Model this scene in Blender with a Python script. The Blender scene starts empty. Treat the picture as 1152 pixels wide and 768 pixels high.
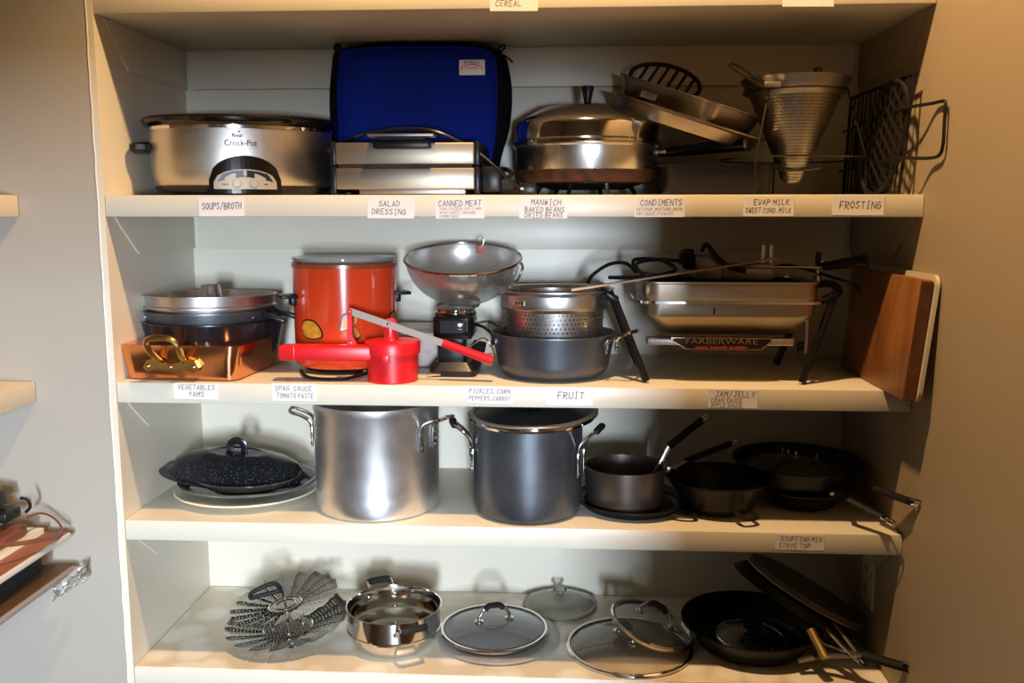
import bpy, bmesh, math, random
from mathutils import Vector, Matrix, Euler
random.seed(7)
PI = math.pi
C = bpy.context.scene.collection
V = Vector
# ------------------------------------------------------------------ camera
F = 1027.3; CAM = V((0.1088, -1.6844, 1.5)); YAW = 0.0562; PIT = 0.1423
FW = V((-math.sin(YAW)*math.cos(PIT), math.cos(YAW)*math.cos(PIT), -math.sin(PIT)))
RT = V((math.cos(YAW), math.sin(YAW), 0)); UP = RT.cross(FW)
cd = bpy.data.cameras.new('camera'); cam = bpy.data.objects.new('camera', cd); C.objects.link(cam)
m = Matrix((RT, UP, -FW)).transposed().to_4x4(); m.translation = CAM
cam.matrix_world = m; cd.sensor_width = 36; cd.lens = F/1152*36; cd.clip_start = .02
bpy.context.scene.camera = cam

def ray(px, py): return FW*F + RT*(px-576) - UP*(py-384)
def at(px, py, Y):
    d = ray(px, py); return CAM + d*((Y-CAM.y)/d.y)
def on(px, py, z):
    d = ray(px, py); return CAM + d*((z-CAM.z)/d.z)
def atx(px, py, X):
    d = ray(px, py); return CAM + d*((X-CAM.x)/d.x)
def fitc(pl, pr, yf):
    """centre x, y and radius of a round thing whose front is at depth yf"""
    r = .1
    for _ in range(8):
        c = at((pl+pr)/2, 240, yf+r); r = (pr-pl)/2*(c-CAM).dot(FW)/F
    return c.x, c.y, r
def PZ(px, py, Y): return at(px, py, Y).z
SH = [1.855, 1.5285, 1.173, .897, .589]   # underside of top board, then shelf tops
TH = .04; DEP = .403; W = .75

# ------------------------------------------------------------------ materials
def nodes(name):
    mt = bpy.data.materials.new(name); mt.use_nodes = True
    nt = mt.node_tree; b = nt.nodes['Principled BSDF']
    return mt, nt, b
def P(nt, t, **kw):
    n = nt.nodes.new(t)
    for k, v in kw.items():
        if k in n.inputs: n.inputs[k].default_value = v
        else: setattr(n, k, v)
    return n
def mat(name, col, rough=.5, metal=0., var=.0, vscale=8., bump=0., bscale=60., stretch=(1,1,1), spec=None, col2=None, rvar=0., coat=0., aniso=0.):
    mt, nt, b = nodes(name)
    b.inputs['Base Color'].default_value = (*col, 1); b.inputs['Roughness'].default_value = rough; b.inputs['Metallic'].default_value = metal
    if spec is not None: b.inputs['Specular IOR Level'].default_value = spec
    if coat: b.inputs['Coat Weight'].default_value = coat; b.inputs['Coat Roughness'].default_value = .1
    if aniso: b.inputs['Anisotropic'].default_value = aniso
    tc = P(nt, 'ShaderNodeTexCoord'); mp = P(nt, 'ShaderNodeMapping'); mp.inputs['Scale'].default_value = stretch
    nt.links.new(tc.outputs['Object'], mp.inputs[0])
    if var or col2 or rvar:
        n = P(nt, 'ShaderNodeTexNoise', Scale=vscale, Detail=5.); nt.links.new(mp.outputs[0], n.inputs['Vector'])
        if var or col2:
            r = P(nt, 'ShaderNodeValToRGB'); r.color_ramp.elements[0].position = .35; r.color_ramp.elements[1].position = .65
            c2 = col2 or tuple(c*(1-var) for c in col)
            r.color_ramp.elements[0].color = (*c2, 1); r.color_ramp.elements[1].color = (*col, 1)
            nt.links.new(n.outputs[0], r.inputs[0]); nt.links.new(r.outputs[0], b.inputs['Base Color'])
        if rvar:
            mr = P(nt, 'ShaderNodeMapRange'); mr.inputs[3].default_value = max(.02, rough-rvar); mr.inputs[4].default_value = rough+rvar
            nt.links.new(n.outputs[0], mr.inputs[0]); nt.links.new(mr.outputs[0], b.inputs['Roughness'])
    if bump:
        n = P(nt, 'ShaderNodeTexNoise', Scale=bscale, Detail=3.); nt.links.new(mp.outputs[0], n.inputs['Vector'])
        bp = P(nt, 'ShaderNodeBump', Strength=bump, Distance=.002); nt.links.new(n.outputs[0], bp.inputs['Height']); nt.links.new(bp.outputs[0], b.inputs['Normal'])
    return mt
def glass(name, col=(1,1,1), rough=.02, haze=0.):
    """thin clear sheet: see-through with a mirror-like glaze that grows at grazing angles"""
    mt, nt, b = nodes(name); nt.nodes.remove(b)
    tr = P(nt, 'ShaderNodeBsdfTransparent'); tr.inputs[0].default_value = (*col, 1)
    gl = P(nt, 'ShaderNodeBsdfGlossy'); gl.inputs['Roughness'].default_value = rough; gl.inputs['Color'].default_value = (.95,.95,.95,1)
    fr = P(nt, 'ShaderNodeFresnel', IOR=1.5); mx = P(nt, 'ShaderNodeMixShader')
    nt.links.new(fr.outputs[0], mx.inputs[0]); m2 = P(nt, 'ShaderNodeMixShader'); m2.inputs[0].default_value = haze; df = P(nt, 'ShaderNodeBsdfDiffuse'); df.inputs[0].default_value = (.75,.77,.75,1)
    nt.links.new(tr.outputs[0], m2.inputs[1]); nt.links.new(df.outputs[0], m2.inputs[2]); nt.links.new(m2.outputs[0], mx.inputs[1]); nt.links.new(gl.outputs[0], mx.inputs[2])
    nt.links.new(mx.outputs[0], nt.nodes['Material Output'].inputs[0]); return mt
def perf(name, col, pitch, rad, rough=.3, metal=1., offset=True, square=False):
    """metal sheet with real see-through holes laid out in metres on the UVs"""
    mt, nt, b = nodes(name)
    b.inputs['Base Color'].default_value = (*col, 1); b.inputs['Roughness'].default_value = rough; b.inputs['Metallic'].default_value = metal
    uv = P(nt, 'ShaderNodeUVMap'); sx = P(nt, 'ShaderNodeSeparateXYZ'); nt.links.new(uv.outputs[0], sx.inputs[0])
    def mth(op, a, bb=None):
        n = P(nt, 'ShaderNodeMath', operation=op)
        for i, q in enumerate((a, bb)):
            if q is None: continue
            if isinstance(q, (int, float)): n.inputs[i].default_value = q
            else: nt.links.new(q, n.inputs[i])
        return n.outputs[0]
    v = mth('DIVIDE', sx.outputs[1], pitch); u = mth('DIVIDE', sx.outputs[0], pitch)
    if offset: u = mth('ADD', u, mth('MULTIPLY', mth('MODULO', mth('FLOOR', v), 2.), .5))
    du = mth('ABSOLUTE', mth('SUBTRACT', mth('FRACT', u), .5)); dv = mth('ABSOLUTE', mth('SUBTRACT', mth('FRACT', v), .5))
    d = mth('MAXIMUM', du, dv) if square else mth('SQRT', mth('ADD', mth('MULTIPLY', du, du), mth('MULTIPLY', dv, dv)))
    a = mth('GREATER_THAN', d, rad); nt.links.new(a, b.inputs['Alpha'])
    return mt
def wood(name, c1, c2, scale=6, stretch=(1,1,.12), rough=.45):
    mt, nt, b = nodes(name); b.inputs['Roughness'].default_value = rough
    tc = P(nt, 'ShaderNodeTexCoord'); mp = P(nt, 'ShaderNodeMapping'); mp.inputs['Scale'].default_value = stretch
    nt.links.new(tc.outputs['Object'], mp.inputs[0])
    n = P(nt, 'ShaderNodeTexNoise', Scale=scale*6., Detail=6., Distortion=.6); nt.links.new(mp.outputs[0], n.inputs['Vector'])
    r = P(nt, 'ShaderNodeValToRGB'); r.color_ramp.elements[0].position = .3; r.color_ramp.elements[1].position = .7
    r.color_ramp.elements[0].color = (*c1, 1); r.color_ramp.elements[1].color = (*c2, 1)
    nt.links.new(n.outputs[0], r.inputs[0]); nt.links.new(r.outputs[0], b.inputs['Base Color'])
    bp = P(nt, 'ShaderNodeBump', Strength=.1, Distance=.001); nt.links.new(n.outputs[0], bp.inputs['Height']); nt.links.new(bp.outputs[0], b.inputs['Normal'])
    return mt
DOORW = mat('entry_wall_paint', (.19,.18,.16), .7)
WALL = mat('wall_paint', (.36,.335,.285), .55, var=.03, vscale=3, bump=.12, bscale=90)
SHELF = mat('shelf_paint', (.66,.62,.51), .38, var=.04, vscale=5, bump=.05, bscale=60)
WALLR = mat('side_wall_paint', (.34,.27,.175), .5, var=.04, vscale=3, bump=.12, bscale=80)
CEIL = mat('ceiling_paint', (.5,.48,.43), .7)
FLOOR = mat('floor_vinyl', (.07,.045,.03), .4, var=.3, vscale=4)
PAPER = mat('label_paper', (.70,.69,.68), .6, var=.03, vscale=20)
PENCIL = mat('pencil_grey', (.17,.16,.18), .9, spec=.05)
INKR = mat('red_ink', (.6,.03,.03), .5)
STEEL = mat('brushed_steel', (.62,.60,.56), .27, 1, rvar=.07, vscale=40, stretch=(1,1,.05))
STEELV = mat('brushed_steel_upright', (.55,.52,.48), .36, 1, rvar=.05, vscale=90, stretch=(6,6,.05))
CHROME = mat('polished_steel', (.72,.70,.67), .09, 1, rvar=.04, vscale=12)
ALU = mat('worn_aluminium', (.58,.57,.56), .34, 1, var=.12, vscale=14, rvar=.08)
ALUP = mat('pot_aluminium', (.86,.86,.86), .38, 1, var=.14, vscale=22, rvar=.06, bump=.06, bscale=180)
DULL = mat('dull_grey_metal', (.36,.34,.32), .42, 1, var=.2, vscale=12, rvar=.08)
TANM = mat('aged_bakeware', (.42,.35,.27), .35, 1, var=.25, vscale=16, rvar=.1)
ANOD = mat('hard_anodised', (.115,.125,.14), .38, .75, var=.25, vscale=9, rvar=.06)
ANODB = mat('hard_anodised_brown', (.20,.165,.14), .38, .8, var=.4, vscale=10, rvar=.08)
NSTICK = mat('black_nonstick', (.007,.007,.008), .38, 0, rvar=.08, vscale=20, spec=.3)
IRON = mat('black_iron', (.010,.009,.008), .5, .0, bump=.2, bscale=150, spec=.2)
BLACK = mat('black_plastic', (.007,.007,.008), .34, spec=.3)
PRINTK = mat('black_print', (.006,.006,.006), .9, spec=.02)
BLACKM = mat('black_rubber', (.009,.009,.010), .6, spec=.25)
GLOSSB = mat('black_gloss', (.006,.005,.005), .15, spec=.4)
COPPER = mat('polished_copper', (.80,.36,.17), .16, 1, var=.08, vscale=9, rvar=.06)
COPIN = mat('tinned_interior', (.10,.085,.07), .4, .8)
BRASS = mat('cast_brass', (.62,.40,.13), .25, 1, var=.25, vscale=30, bump=.25, bscale=60)
REDP = mat('red_plastic', (.60,.008,.014), .36, bump=.04, bscale=200)
REDE = mat('red_orange_enamel', (.60,.045,.010), .16, coat=.5, var=.06, vscale=4)
BROWNE = mat('brown_enamel', (.22,.05,.015), .25)
BLUE = mat('blue_nylon', (.003,.018,.23), .8, var=.18, vscale=7, bump=1., bscale=11, spec=.12)
NAVY = mat('black_webbing', (.004,.004,.008), .8, bump=.3, bscale=200, spec=.12)
RUST = mat('scorched_base', (.014,.007,.004), .6, .2, col2=(.07,.016,.005), vscale=50)
GLASS = glass('clear_glass', (.95,.96,.95), haze=.06); CLOUDY = glass('cloudy_glass', (.85,.9,.86), .04, haze=.25); GGLASS = glass('green_tint_glass', (.5,.6,.54), haze=.12); SMOKE = glass('smoky_lid_glass', (.90,.91,.88), .03, haze=.08)
CREAM = mat('cream_china', (.80,.76,.62), .15, coat=.4)
ENAM = mat('black_speckle_enamel', (.006,.007,.010), .22, spec=.35)
nt = ENAM.node_tree; b = nt.nodes['Principled BSDF']
vo = P(nt, 'ShaderNodeTexVoronoi', Scale=260.); tc = P(nt, 'ShaderNodeTexCoord'); nt.links.new(tc.outputs['Object'], vo.inputs['Vector'])
rr = P(nt, 'ShaderNodeValToRGB'); rr.color_ramp.elements[0].position = .10; rr.color_ramp.elements[1].position = .16
rr.color_ramp.elements[0].color = (.45,.47,.5,1); rr.color_ramp.elements[1].color = (.008,.009,.012,1)
nt.links.new(vo.outputs['Distance'], rr.inputs[0]); nt.links.new(rr.outputs[0], b.inputs['Base Color'])
WOODB = wood('butcher_block', (.13,.042,.011), (.28,.115,.033), 3, (.5,1,.35), .4)
ENDG = wood('end_grain', (.06,.018,.007), (.11,.038,.013), 8, (1,1,1))
WOODL = wood('light_wood', (.34,.22,.13), (.5,.36,.24), 6, (.1,1,1))
LAMI = wood('red_laminate', (.20,.06,.025), (.34,.12,.05), 5, (1,.12,1))
DARKW = wood('dark_walnut', (.05,.025,.012), (.16,.085,.04), 5, (1,.12,1))
LEATH = mat('brown_leather', (.16,.05,.022), .45, bump=.3, bscale=120)
POLY = mat('cream_plastic', (.52,.46,.35), .4)
GOLD = mat('brass_gold', (.60,.42,.18), .28, 1)
YEL = mat('painted_food', (.62,.30,.03), .3, col2=(.42,.14,.01), vscale=60)
WHITE = mat('white_paint', (.8,.8,.78), .5)
GREYL = mat('silver_print', (.30,.27,.22), .45, .3)
DARKM = mat('dark_wire', (.07,.06,.05), .35, .9)
SATIN = mat('satin_steel', (.40,.34,.255), .42, 1, rvar=.06, vscale=40, stretch=(.05,1,1))
LINER = mat('marbled_liner', (.80,.74,.60), .28)
nt = LINER.node_tree; b = nt.nodes['Principled BSDF']
n0 = P(nt, 'ShaderNodeTexVoronoi', Scale=13.); tc = P(nt, 'ShaderNodeTexCoord'); nt.links.new(tc.outputs['Object'], n0.inputs['Vector'])
rr = P(nt, 'ShaderNodeValToRGB'); rr.color_ramp.elements[0].position = .33; rr.color_ramp.elements[1].position = .55
rr.color_ramp.elements[0].color = (.80,.77,.67,1); rr.color_ramp.elements[1].color = (.66,.58,.44,1)
nt.links.new(n0.outputs['Distance'], rr.inputs[0]); nt.links.new(rr.outputs[0], b.inputs['Base Color'])
PERF = perf('perforated_aluminium', (.60,.59,.58), .0085, .24, .33)
PERFC = perf('perforated_cone', (.40,.36,.30), .0062, .25, .38)
PERFP = perf('perforated_petal', (.34,.325,.30), .0072, .25, .18)
MESH = perf('wire_gauze', (.60,.59,.58), .0022, .35, .30, square=True, offset=False)
WRAP = glass('thin_plastic_wrap', (.97,.97,.97), .2, haze=.15)
PRINT = mat('printed_picture', (.22,.27,.20), .5, col2=(.45,.45,.33), vscale=22)

# ------------------------------------------------------------------ mesh builder
def catmull(pts, k, closed=False):
    pts = [V(p) for p in pts]; n = len(pts); out = []
    if k <= 1: return pts
    rng = n if closed else n-1
    for i in range(rng):
        if closed: a, b_, c, d = pts[(i-1) % n], pts[i], pts[(i+1) % n], pts[(i+2) % n]
        else: a, b_, c, d = pts[max(i-1,0)], pts[i], pts[i+1], pts[min(i+2,n-1)]
        for j in range(k):
            t = j/k
            out.append(.5*((2*b_)+(c-a)*t+(2*a-5*b_+4*c-d)*t*t+(3*b_-3*c+d-a)*t**3))
    if not closed: out.append(pts[-1])
    return out
def rrect(hx, hy, r, n=6):
    o = []
    for cx, cy, a0 in ((hx-r,hy-r,0),(-hx+r,hy-r,PI/2),(-hx+r,-hy+r,PI),(hx-r,-hy+r,1.5*PI)):
        for i in range(n+1):
            a = a0+PI/2*i/n; o.append((cx+r*math.cos(a), cy+r*math.sin(a)))
    return o
class MB:
    def __init__(s): s.v = []; s.f = []; s.uv = []
    def add(s, vs, fs, M=None, uvs=None):
        o = len(s.v)
        s.v += [(M @ V(p)) if M else V(p) for p in vs]; s.f += [tuple(i+o for i in f) for f in fs]
        s.uv += uvs if uvs else [(p[0], p[1]) for p in vs]
        return s
    def lathe(s, prof, n=56, sx=1, sy=1, M=None, seam=False, a0=0, a1=2*PI):
        vs = []; fs = []; uv = []
        full = abs(a1-a0-2*PI) < 1e-6
        cols = n if (full and not seam) else n+1
        R = max(p[0] for p in prof); L = 0; idx = []
        for k, (r, z) in enumerate(prof):
            if k: L += math.hypot(r-prof[k-1][0], z-prof[k-1][1])
            row = []
            if r < 1e-6 and full and not seam:
                vs.append((0,0,z)); uv.append((0,L)); row = [len(vs)-1]*(cols)
            else:
                for i in range(cols):
                    a = a0+(a1-a0)*i/n; vs.append((r*sx*math.cos(a), r*sy*math.sin(a), z)); uv.append((a*R, L)); row.append(len(vs)-1)
            idx.append(row)
        lim = n
        for k in range(len(prof)-1):
            for i in range(lim):
                j = (i+1) % cols
                q = [idx[k][i], idx[k][j], idx[k+1][j], idx[k+1][i]]
                q2 = []
                for x in q:
                    if x not in q2: q2.append(x)
                if len(q2) > 2: fs.append(q2)
        return s.add(vs, fs, M, uv)
    def tube(s, pts, r, n=8, closed=False, k=4, M=None, flat=1., r1=None):
        ps = catmull(pts, k, closed); m_ = len(ps); vs = []; fs = []
        t0 = (ps[1]-ps[0]).normalized(); nn = V((0,0,1)) if abs(t0.z) < .9 else V((0,1,0))
        nn = (nn-t0*nn.dot(t0)).normalized()
        for i, p in enumerate(ps):
            a = ps[(i-1) % m_] if (closed or i) else ps[0]; b_ = ps[(i+1) % m_] if (closed or i < m_-1) else ps[-1]
            t = (b_-a).normalized(); nn = nn-t*nn.dot(t)
            nn = nn.normalized() if nn.length > 1e-6 else t.orthogonal().normalized()
            bb = t.cross(nn); rad = r if r1 is None else r+(r1-r)*i/(m_-1)
            for j in range(n):
                q = 2*PI*j/n; vs.append(p+nn*(math.cos(q)*rad*flat)+bb*(math.sin(q)*rad))
        for i in range(m_ if closed else m_-1):
            for j in range(n):
                a = i*n; b_ = ((i+1) % m_)*n; fs.append((a+j, a+(j+1) % n, b_+(j+1) % n, b_+j))
        if not closed: fs.append(tuple(range(n))[::-1]); fs.append(tuple((m_-1)*n+j for j in range(n)))
        return s.add(vs, fs, M)
    def loft(s, secs, cap0=True, cap1=True, M=None):
        vs = []; fs = []; n = len(secs[0])
        for sec in secs: vs += sec
        for i in range(len(secs)-1):
            for j in range(n): fs.append((i*n+j, i*n+(j+1) % n, (i+1)*n+(j+1) % n, (i+1)*n+j))
        if cap0: fs.append(tuple(range(n))[::-1])
        if cap1: fs.append(tuple((len(secs)-1)*n+j for j in range(n)))
        return s.add(vs, fs, M)
    def rvessel(s, prof, M=None, cap0=True, cap1=True, n=6):
        """prof: (hx, hy, corner radius, z)"""
        return s.loft([[V((x,y,z)) for x, y in rrect(hx,hy,min(r,hx,hy),n)] for hx,hy,r,z in prof], cap0, cap1, M)
    def box(s, c, d, bev=0., M=None, rot=None):
        bm = bmesh.new(); bmesh.ops.create_cube(bm, size=1)
        bmesh.ops.scale(bm, vec=d, verts=bm.verts)
        if bev: bmesh.ops.bevel(bm, geom=bm.edges[:], offset=bev, segments=2, affect='EDGES', profile=.5)
        T = Matrix.Translation(c)
        if rot: T = T @ Euler(rot).to_matrix().to_4x4()
        if M: T = M @ T
        bm.verts.index_update()
        s.add([v.co.copy() for v in bm.verts], [tuple(v.index for v in f.verts) for f in bm.faces], T); bm.free(); return s
    def prism(s, out, d0, d1, plane='xz', M=None, bev=0.):
        """outline in a plane, thickness d0..d1 on the third axis"""
        f = {'xz': lambda a,b_,d: V((a,d,b_)), 'xy': lambda a,b_,d: V((a,b_,d)), 'yz': lambda a,b_,d: V((d,a,b_))}[plane]
        return s.loft([[f(a,b_,d) for a, b_ in out] for d in (d0,d1)], M=M)
    def wrap(s, a, b_, off=0):
        """lay geometry drawn in x,z (y = height over surface, negative outward) round the front of an oval"""
        for v in s.v:
            t = -PI/2+v.x/a; o = -v.y+off; z = v.z
            v.x, v.y = (a+o)*math.cos(t), (b_+o)*math.sin(t); v.z = z
        return s
def part(name, mb, mt, parent=None, label=None, kind=None, ang=35, M=None):
    me = bpy.data.meshes.new(name)
    me.from_pydata([tuple((M @ v) if M else v) for v in mb.v], [], mb.f)
    ul = me.uv_layers.new(name='UVMap')
    for l in me.loops: ul.data[l.index].uv = mb.uv[l.vertex_index]
    bm = bmesh.new(); bm.from_mesh(me); bmesh.ops.recalc_face_normals(bm, faces=bm.faces[:]); bm.to_mesh(me); bm.free()
    me.polygons.foreach_set('use_smooth', [True]*len(me.polygons)); me.set_sharp_from_angle(angle=math.radians(ang))
    me.materials.append(mt)
    o = bpy.data.objects.new(name, me); C.objects.link(o)
    if parent: o.parent = parent
    if label: o['label'] = label
    if kind: o['kind'] = kind
    return o
def thing(name, label, cat, loc=(0,0,0), rot=(0,0,0), group=None):
    o = bpy.data.objects.new(name, None); C.objects.link(o); o.empty_display_size = .05
    o.location = loc; o.rotation_euler = rot; o['label'] = label; o['category'] = cat
    if group: o['group'] = group
    return o
def tag(o, label, cat, group=None):
    o['label'] = label; o['category'] = cat
    if group: o['group'] = group
    return o
def struct(name, mb, mt): return part(name, mb, mt, kind='structure')
def text(s_, size, sx=1., ext=.0003):
    """flat lettering in x,z facing -y, centred"""
    cu = bpy.data.curves.new('lettering', 'FONT'); cu.body = s_; cu.size = size; cu.align_x = 'CENTER'; cu.align_y = 'CENTER'; cu.extrude = ext; cu.resolution_u = 3
    ob = bpy.data.objects.new('lettering', cu); C.objects.link(ob)
    me = bpy.data.meshes.new_from_object(ob.evaluated_get(bpy.context.evaluated_depsgraph_get()))
    mb = MB(); mb.add([V((v.co.x*sx, -v.co.z, v.co.y)) for v in me.vertices], [tuple(p.vertices) for p in me.polygons])
    bpy.data.objects.remove(ob); bpy.data.curves.remove(cu); bpy.data.meshes.remove(me)
    return mb
# a pen-stroke alphabet for the handwriting
ST = {'A':'0,0 2,6 4,0|1,2 3,2','B':'0,0 0,6 3,5.4 3,3.6 0,3.2 4,2 3,0 0,0','C':'4,5 2,6 0,4 0,1 2,0 4,.8','D':'0,0 0,6 3,5 4,3 3,.8 0,0','E':'4,6 0,6 0,0 4,0|0,3 3,3',
'F':'4,6 0,6 0,0|0,3 3,3','G':'4,5 2,6 0,4 0,1 2,0 4,1 4,3 2,3','H':'0,0 0,6|4,0 4,6|0,3 4,3','I':'2,0 2,6|1,6 3,6|1,0 3,0','J':'1,6 4,6|3,6 3,1 1.5,0 0,1','K':'0,0 0,6|4,6 0,3 4,0',
'L':'0,6 0,0 4,0','M':'0,0 0,6 2,2.5 4,6 4,0','N':'0,0 0,6 4,0 4,6','O':'2,6 0,4 0,2 2,0 4,2 4,4 2,6','P':'0,0 0,6 3.5,5.4 3.5,3.4 0,2.8','Q':'2,6 0,4 0,2 2,0 4,2 4,4 2,6|2.5,1.5 4,0',
'R':'0,0 0,6 3.5,5.4 3.5,3.6 0,3 4,0','S':'4,5.2 2,6 0,4.6 4,1.6 2,0 0,.8','T':'0,6 4,6|2,6 2,0','U':'0,6 0,1 2,0 4,1 4,6','V':'0,6 2,0 4,6','W':'0,6 1,0 2,4 3,0 4,6','X':'0,0 4,6|0,6 4,0',
'Y':'0,6 2,3 4,6|2,3 2,0','Z':'0,6 4,6 0,0 4,0','/':'0,-1 4,7','.':'1.8,0 2.2,.5',',':'2,.5 1.4,-1'," ":''}
def handwriting(lines):
    """lines: (text, left x, baseline z, cap height)"""
    mb = MB()
    for ln in lines:
        s_, x0, z0, h = ln[:4]; x = x0; w = h*.125
        adv = sum(.35 if c_ in ' .,' else .82 for c_ in s_)*h; fx_ = min(1, ln[4]/adv) if len(ln) > 4 else 1
        for ch in s_.upper():
            jz = random.uniform(-.05,.05)*h
            for st in ST.get(ch, '').split('|'):
                if not st: continue
                pts = [tuple(map(float, q.split(','))) for q in st.split()]
                pts = [V((x+(a+b_*.12)*h/7.2*fx_, 0, z0+jz+b_*h/6)) for a, b_ in pts]
                for p, q in zip(pts, pts[1:]):
                    d = (q-p)
                    if d.length < 1e-7: continue
                    e = V((-d.z,0,d.x)).normalized()*w/2; d = d.normalized()*w*.3
                    mb.add([p-d-e, q+d-e, q+d+e, p-d+e], [(0,1,2,3)])
            x += fx_*h*(.35 if ch in ' .,' else .82)
    return mb

# ------------------------------------------------------------------ room
def slab(x0,x1,y0,y1,z0,z1,bev=0.): return MB().box(((x0+x1)/2,(y0+y1)/2,(z0+z1)/2),(x1-x0,y1-y0,z1-z0),bev)
CZ = 2.9; XL = -1.35; YB = -1.98
struct('floor', slab(XL-.1, W+.1, YB-4.4, DEP+.1, -.05, 0), FLOOR)
struct('ceiling', slab(XL-.1, W+.1, YB-.1, DEP+.1, CZ, CZ+.05), CEIL)
struct('wall_back', slab(-W-.02, W+.1, DEP, DEP+.05, 0, CZ), SHELF)
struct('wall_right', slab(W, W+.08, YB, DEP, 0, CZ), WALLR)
struct('wall_left', slab(XL-.08, XL, YB, .05, 0, CZ), DOORW)
wf = slab(XL, -W-.012, .0, .04, 0, CZ); struct('wall_left_front', wf, WALL)
struct('wall_alcove_left', slab(-W-.012, -W, -.0012, DEP, 0, CZ), SHELF)
crack = MB()
zz = .1; pts = []
while zz < 2.8: pts.append((-W-.0125+random.uniform(-.0009,.0009), -.0005, zz)); zz += .03
crack.tube(pts, .0016, 5, k=1); struct('trim_1', crack, WHITE)
# unseen doorway behind the camera, its low header shaped to cut the daylight
DX0, DX1, DZ = -.62, .42, 1.50
dw = MB()
for a in ((XL, DX0, 0, CZ), (DX1, W, 0, CZ), (DX0, DX1, DZ, CZ)):
    dw.box(((a[0]+a[1])/2, YB, (a[2]+a[3])/2), (a[1]-a[0], .1, a[3]-a[2]))
struct('wall_doorway', dw, DOORW)
# shelves
zs = [(SH[0], SH[0]+TH)]+[(z-TH, z) for z in SH[1:]]
names = ['cream painted shelf board across the top with a cereal label','cream painted shelf board holding the slow cooker and the blue bag',
 'cream painted shelf board holding the copper pan and the red pot','cream painted shelf board holding the two stock pots','lowest painted shelf board holding the steamer baskets and glass lids']
for (a, b_), nm in zip(zs, names):
    o = part('shelf_board', slab(-W+.0008, W-.0008, 0, DEP-.001, a, b_, .0015), SHELF); tag(o, nm, 'shelf')
o = part('shelf_liner', slab(-W+.004, W-.004, .002, DEP-.004, SH[4], SH[4]+.0012), LINER); tag(o, 'pale marbled liner sheet covering the lowest shelf', 'shelf liner')
SH[4] += .0012
# ledger strips under the boards
k = 2
for i in range(5):
    zt = zs[i][0]; h = .085 if i == 0 else .075
    lb = slab(-W+.02, W-.02, DEP-.018, DEP-.0005, zt-h, zt-.0005, .001)
    struct('trim_%d' % k, lb, SHELF); k += 1
    for sx in (-1, 1):
        lm = MB(); X0 = sx*(W-.005); X1 = sx*(W-.0008)
        lm.prism([(DEP-.001,zt-.001),(.03,zt-.001),(.05,zt-.02),(.12,zt-h),(DEP-.001,zt-h)], X0, X1, 'yz')
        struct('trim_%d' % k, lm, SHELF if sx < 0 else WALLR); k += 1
# shelves along the left wall, ends towards the photographed corner
pe = at(20, 230, -.004).x; part_l = [(pe, SH[1]), (at(39.5, 440, -.004).x, SH[2]), (-1.0, .80)]
for (xe, z), lb in zip(part_l, ('short side shelf end at the upper left edge, level with the slow cooker','side shelf end at the left edge, level with the copper pan','side shelf below the stacked boards at the lower left')):
    o = part('side_shelf', slab(XL, xe, YB+.1, -.002, z-TH, z, .0015), SHELF); tag(o, lb, 'shelf')

# labels on shelf fronts
def label(px0, py0, px1, py1, lines, desc):
    a = at(px0, py0, -.001); b_ = at(px1, py1, -.001); cx = (a.x+b_.x)/2; w = b_.x-a.x; h = a.z-b_.z
    t = thing('shelf_label', desc, 'label', (cx, -.0006, b_.z), (0, random.uniform(-.012,.012), 0), 'handwritten paper labels along the shelf fronts')
    part('paper', MB().box((0,0,h/2),(w,.0008,h)), PAPER, t)
    ls = [(s_, -w/2+w*fx, h*(1-fz), h*fh, w*(.96-fx)) for s_, fx, fz, fh in lines]
    if ls: part('handwriting', handwriting(ls), PENCIL, t, M=Matrix.Translation((0,-.0007,0)))
label(551,-12,605,12,[('CEREAL',.12,.78,.26)],'white label with the word cereal on the top shelf board')
label(881,-14,938,7,[],'half cropped white label at the right end of the top shelf board')
label(223,222,275,243,[('SOUPS/BROTH',.08,.62,.34)],'label lettered soups/broth below the steel slow cooker')
label(413,223,466,245.5,[('SALAD',.25,.40,.27),('DRESSING',.10,.80,.27)],'label lettered salad dressing below the waffle iron')
label(490,223,545,245.5,[('CANNED MEAT',.06,.38,.28),('TUNA, CHICKEN, CHILI, HAM',.08,.58,.12),('SPAM, TURKEY, SAUSAGE',.08,.77,.12),('CORNED BEEF',.08,.95,.12)],'label lettered canned meat with three small lines')
label(584,222,638,245.5,[('MANWICH',.25,.36,.26),('BAKED BEANS',.12,.70,.24),('DRIED BEANS',.12,.96,.22)],'three line label about beans below the domed skillet')
label(714,222,770,244,[('CONDIMENTS',.12,.42,.30),('KETCHUP, MUSTARD, MAYO',.05,.68,.15),('HOT SAUCE, PICKLES',.05,.90,.14)],'label lettered condiments with two small lines under it')
label(837,221,893,243,[('EVAP MILK',.2,.42,.27),('SWEET COND. MILK',.04,.82,.24)],'label lettered evap milk below the conical strainer')
label(937,220,994,242,[('FROSTING',.14,.66,.36)],'label lettered frosting below the wire grill basket')
label(195,431,245,449,[('VEGETABLES',.10,.38,.30),('YAMS',.34,.84,.32)],'label lettered vegetables yams below the copper pan')
label(306,431,356,451,[('SPAG. SAUCE',.06,.42,.27),('TOMATO PASTE',.10,.84,.27)],'label lettered spag. sauce tomato paste below the red press')
label(525,434,577,454,[('PICKLES, CORN',.05,.42,.26),('PEPPERS, CARROT',.05,.82,.24)],'two line label about pickles and peppers beside the fruit label')
label(615,435,667,456,[('FRUIT',.24,.64,.36)],'label lettered fruit below the dark pot with the strainer insert')
label(797,438,852,459,[('JAM/JELLY',.14,.40,.30),('CRAN SAUCE',.06,.70,.22),('APPLE SAUCE',.06,.95,.20)],'label lettered jam/jelly below the broiler')
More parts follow.
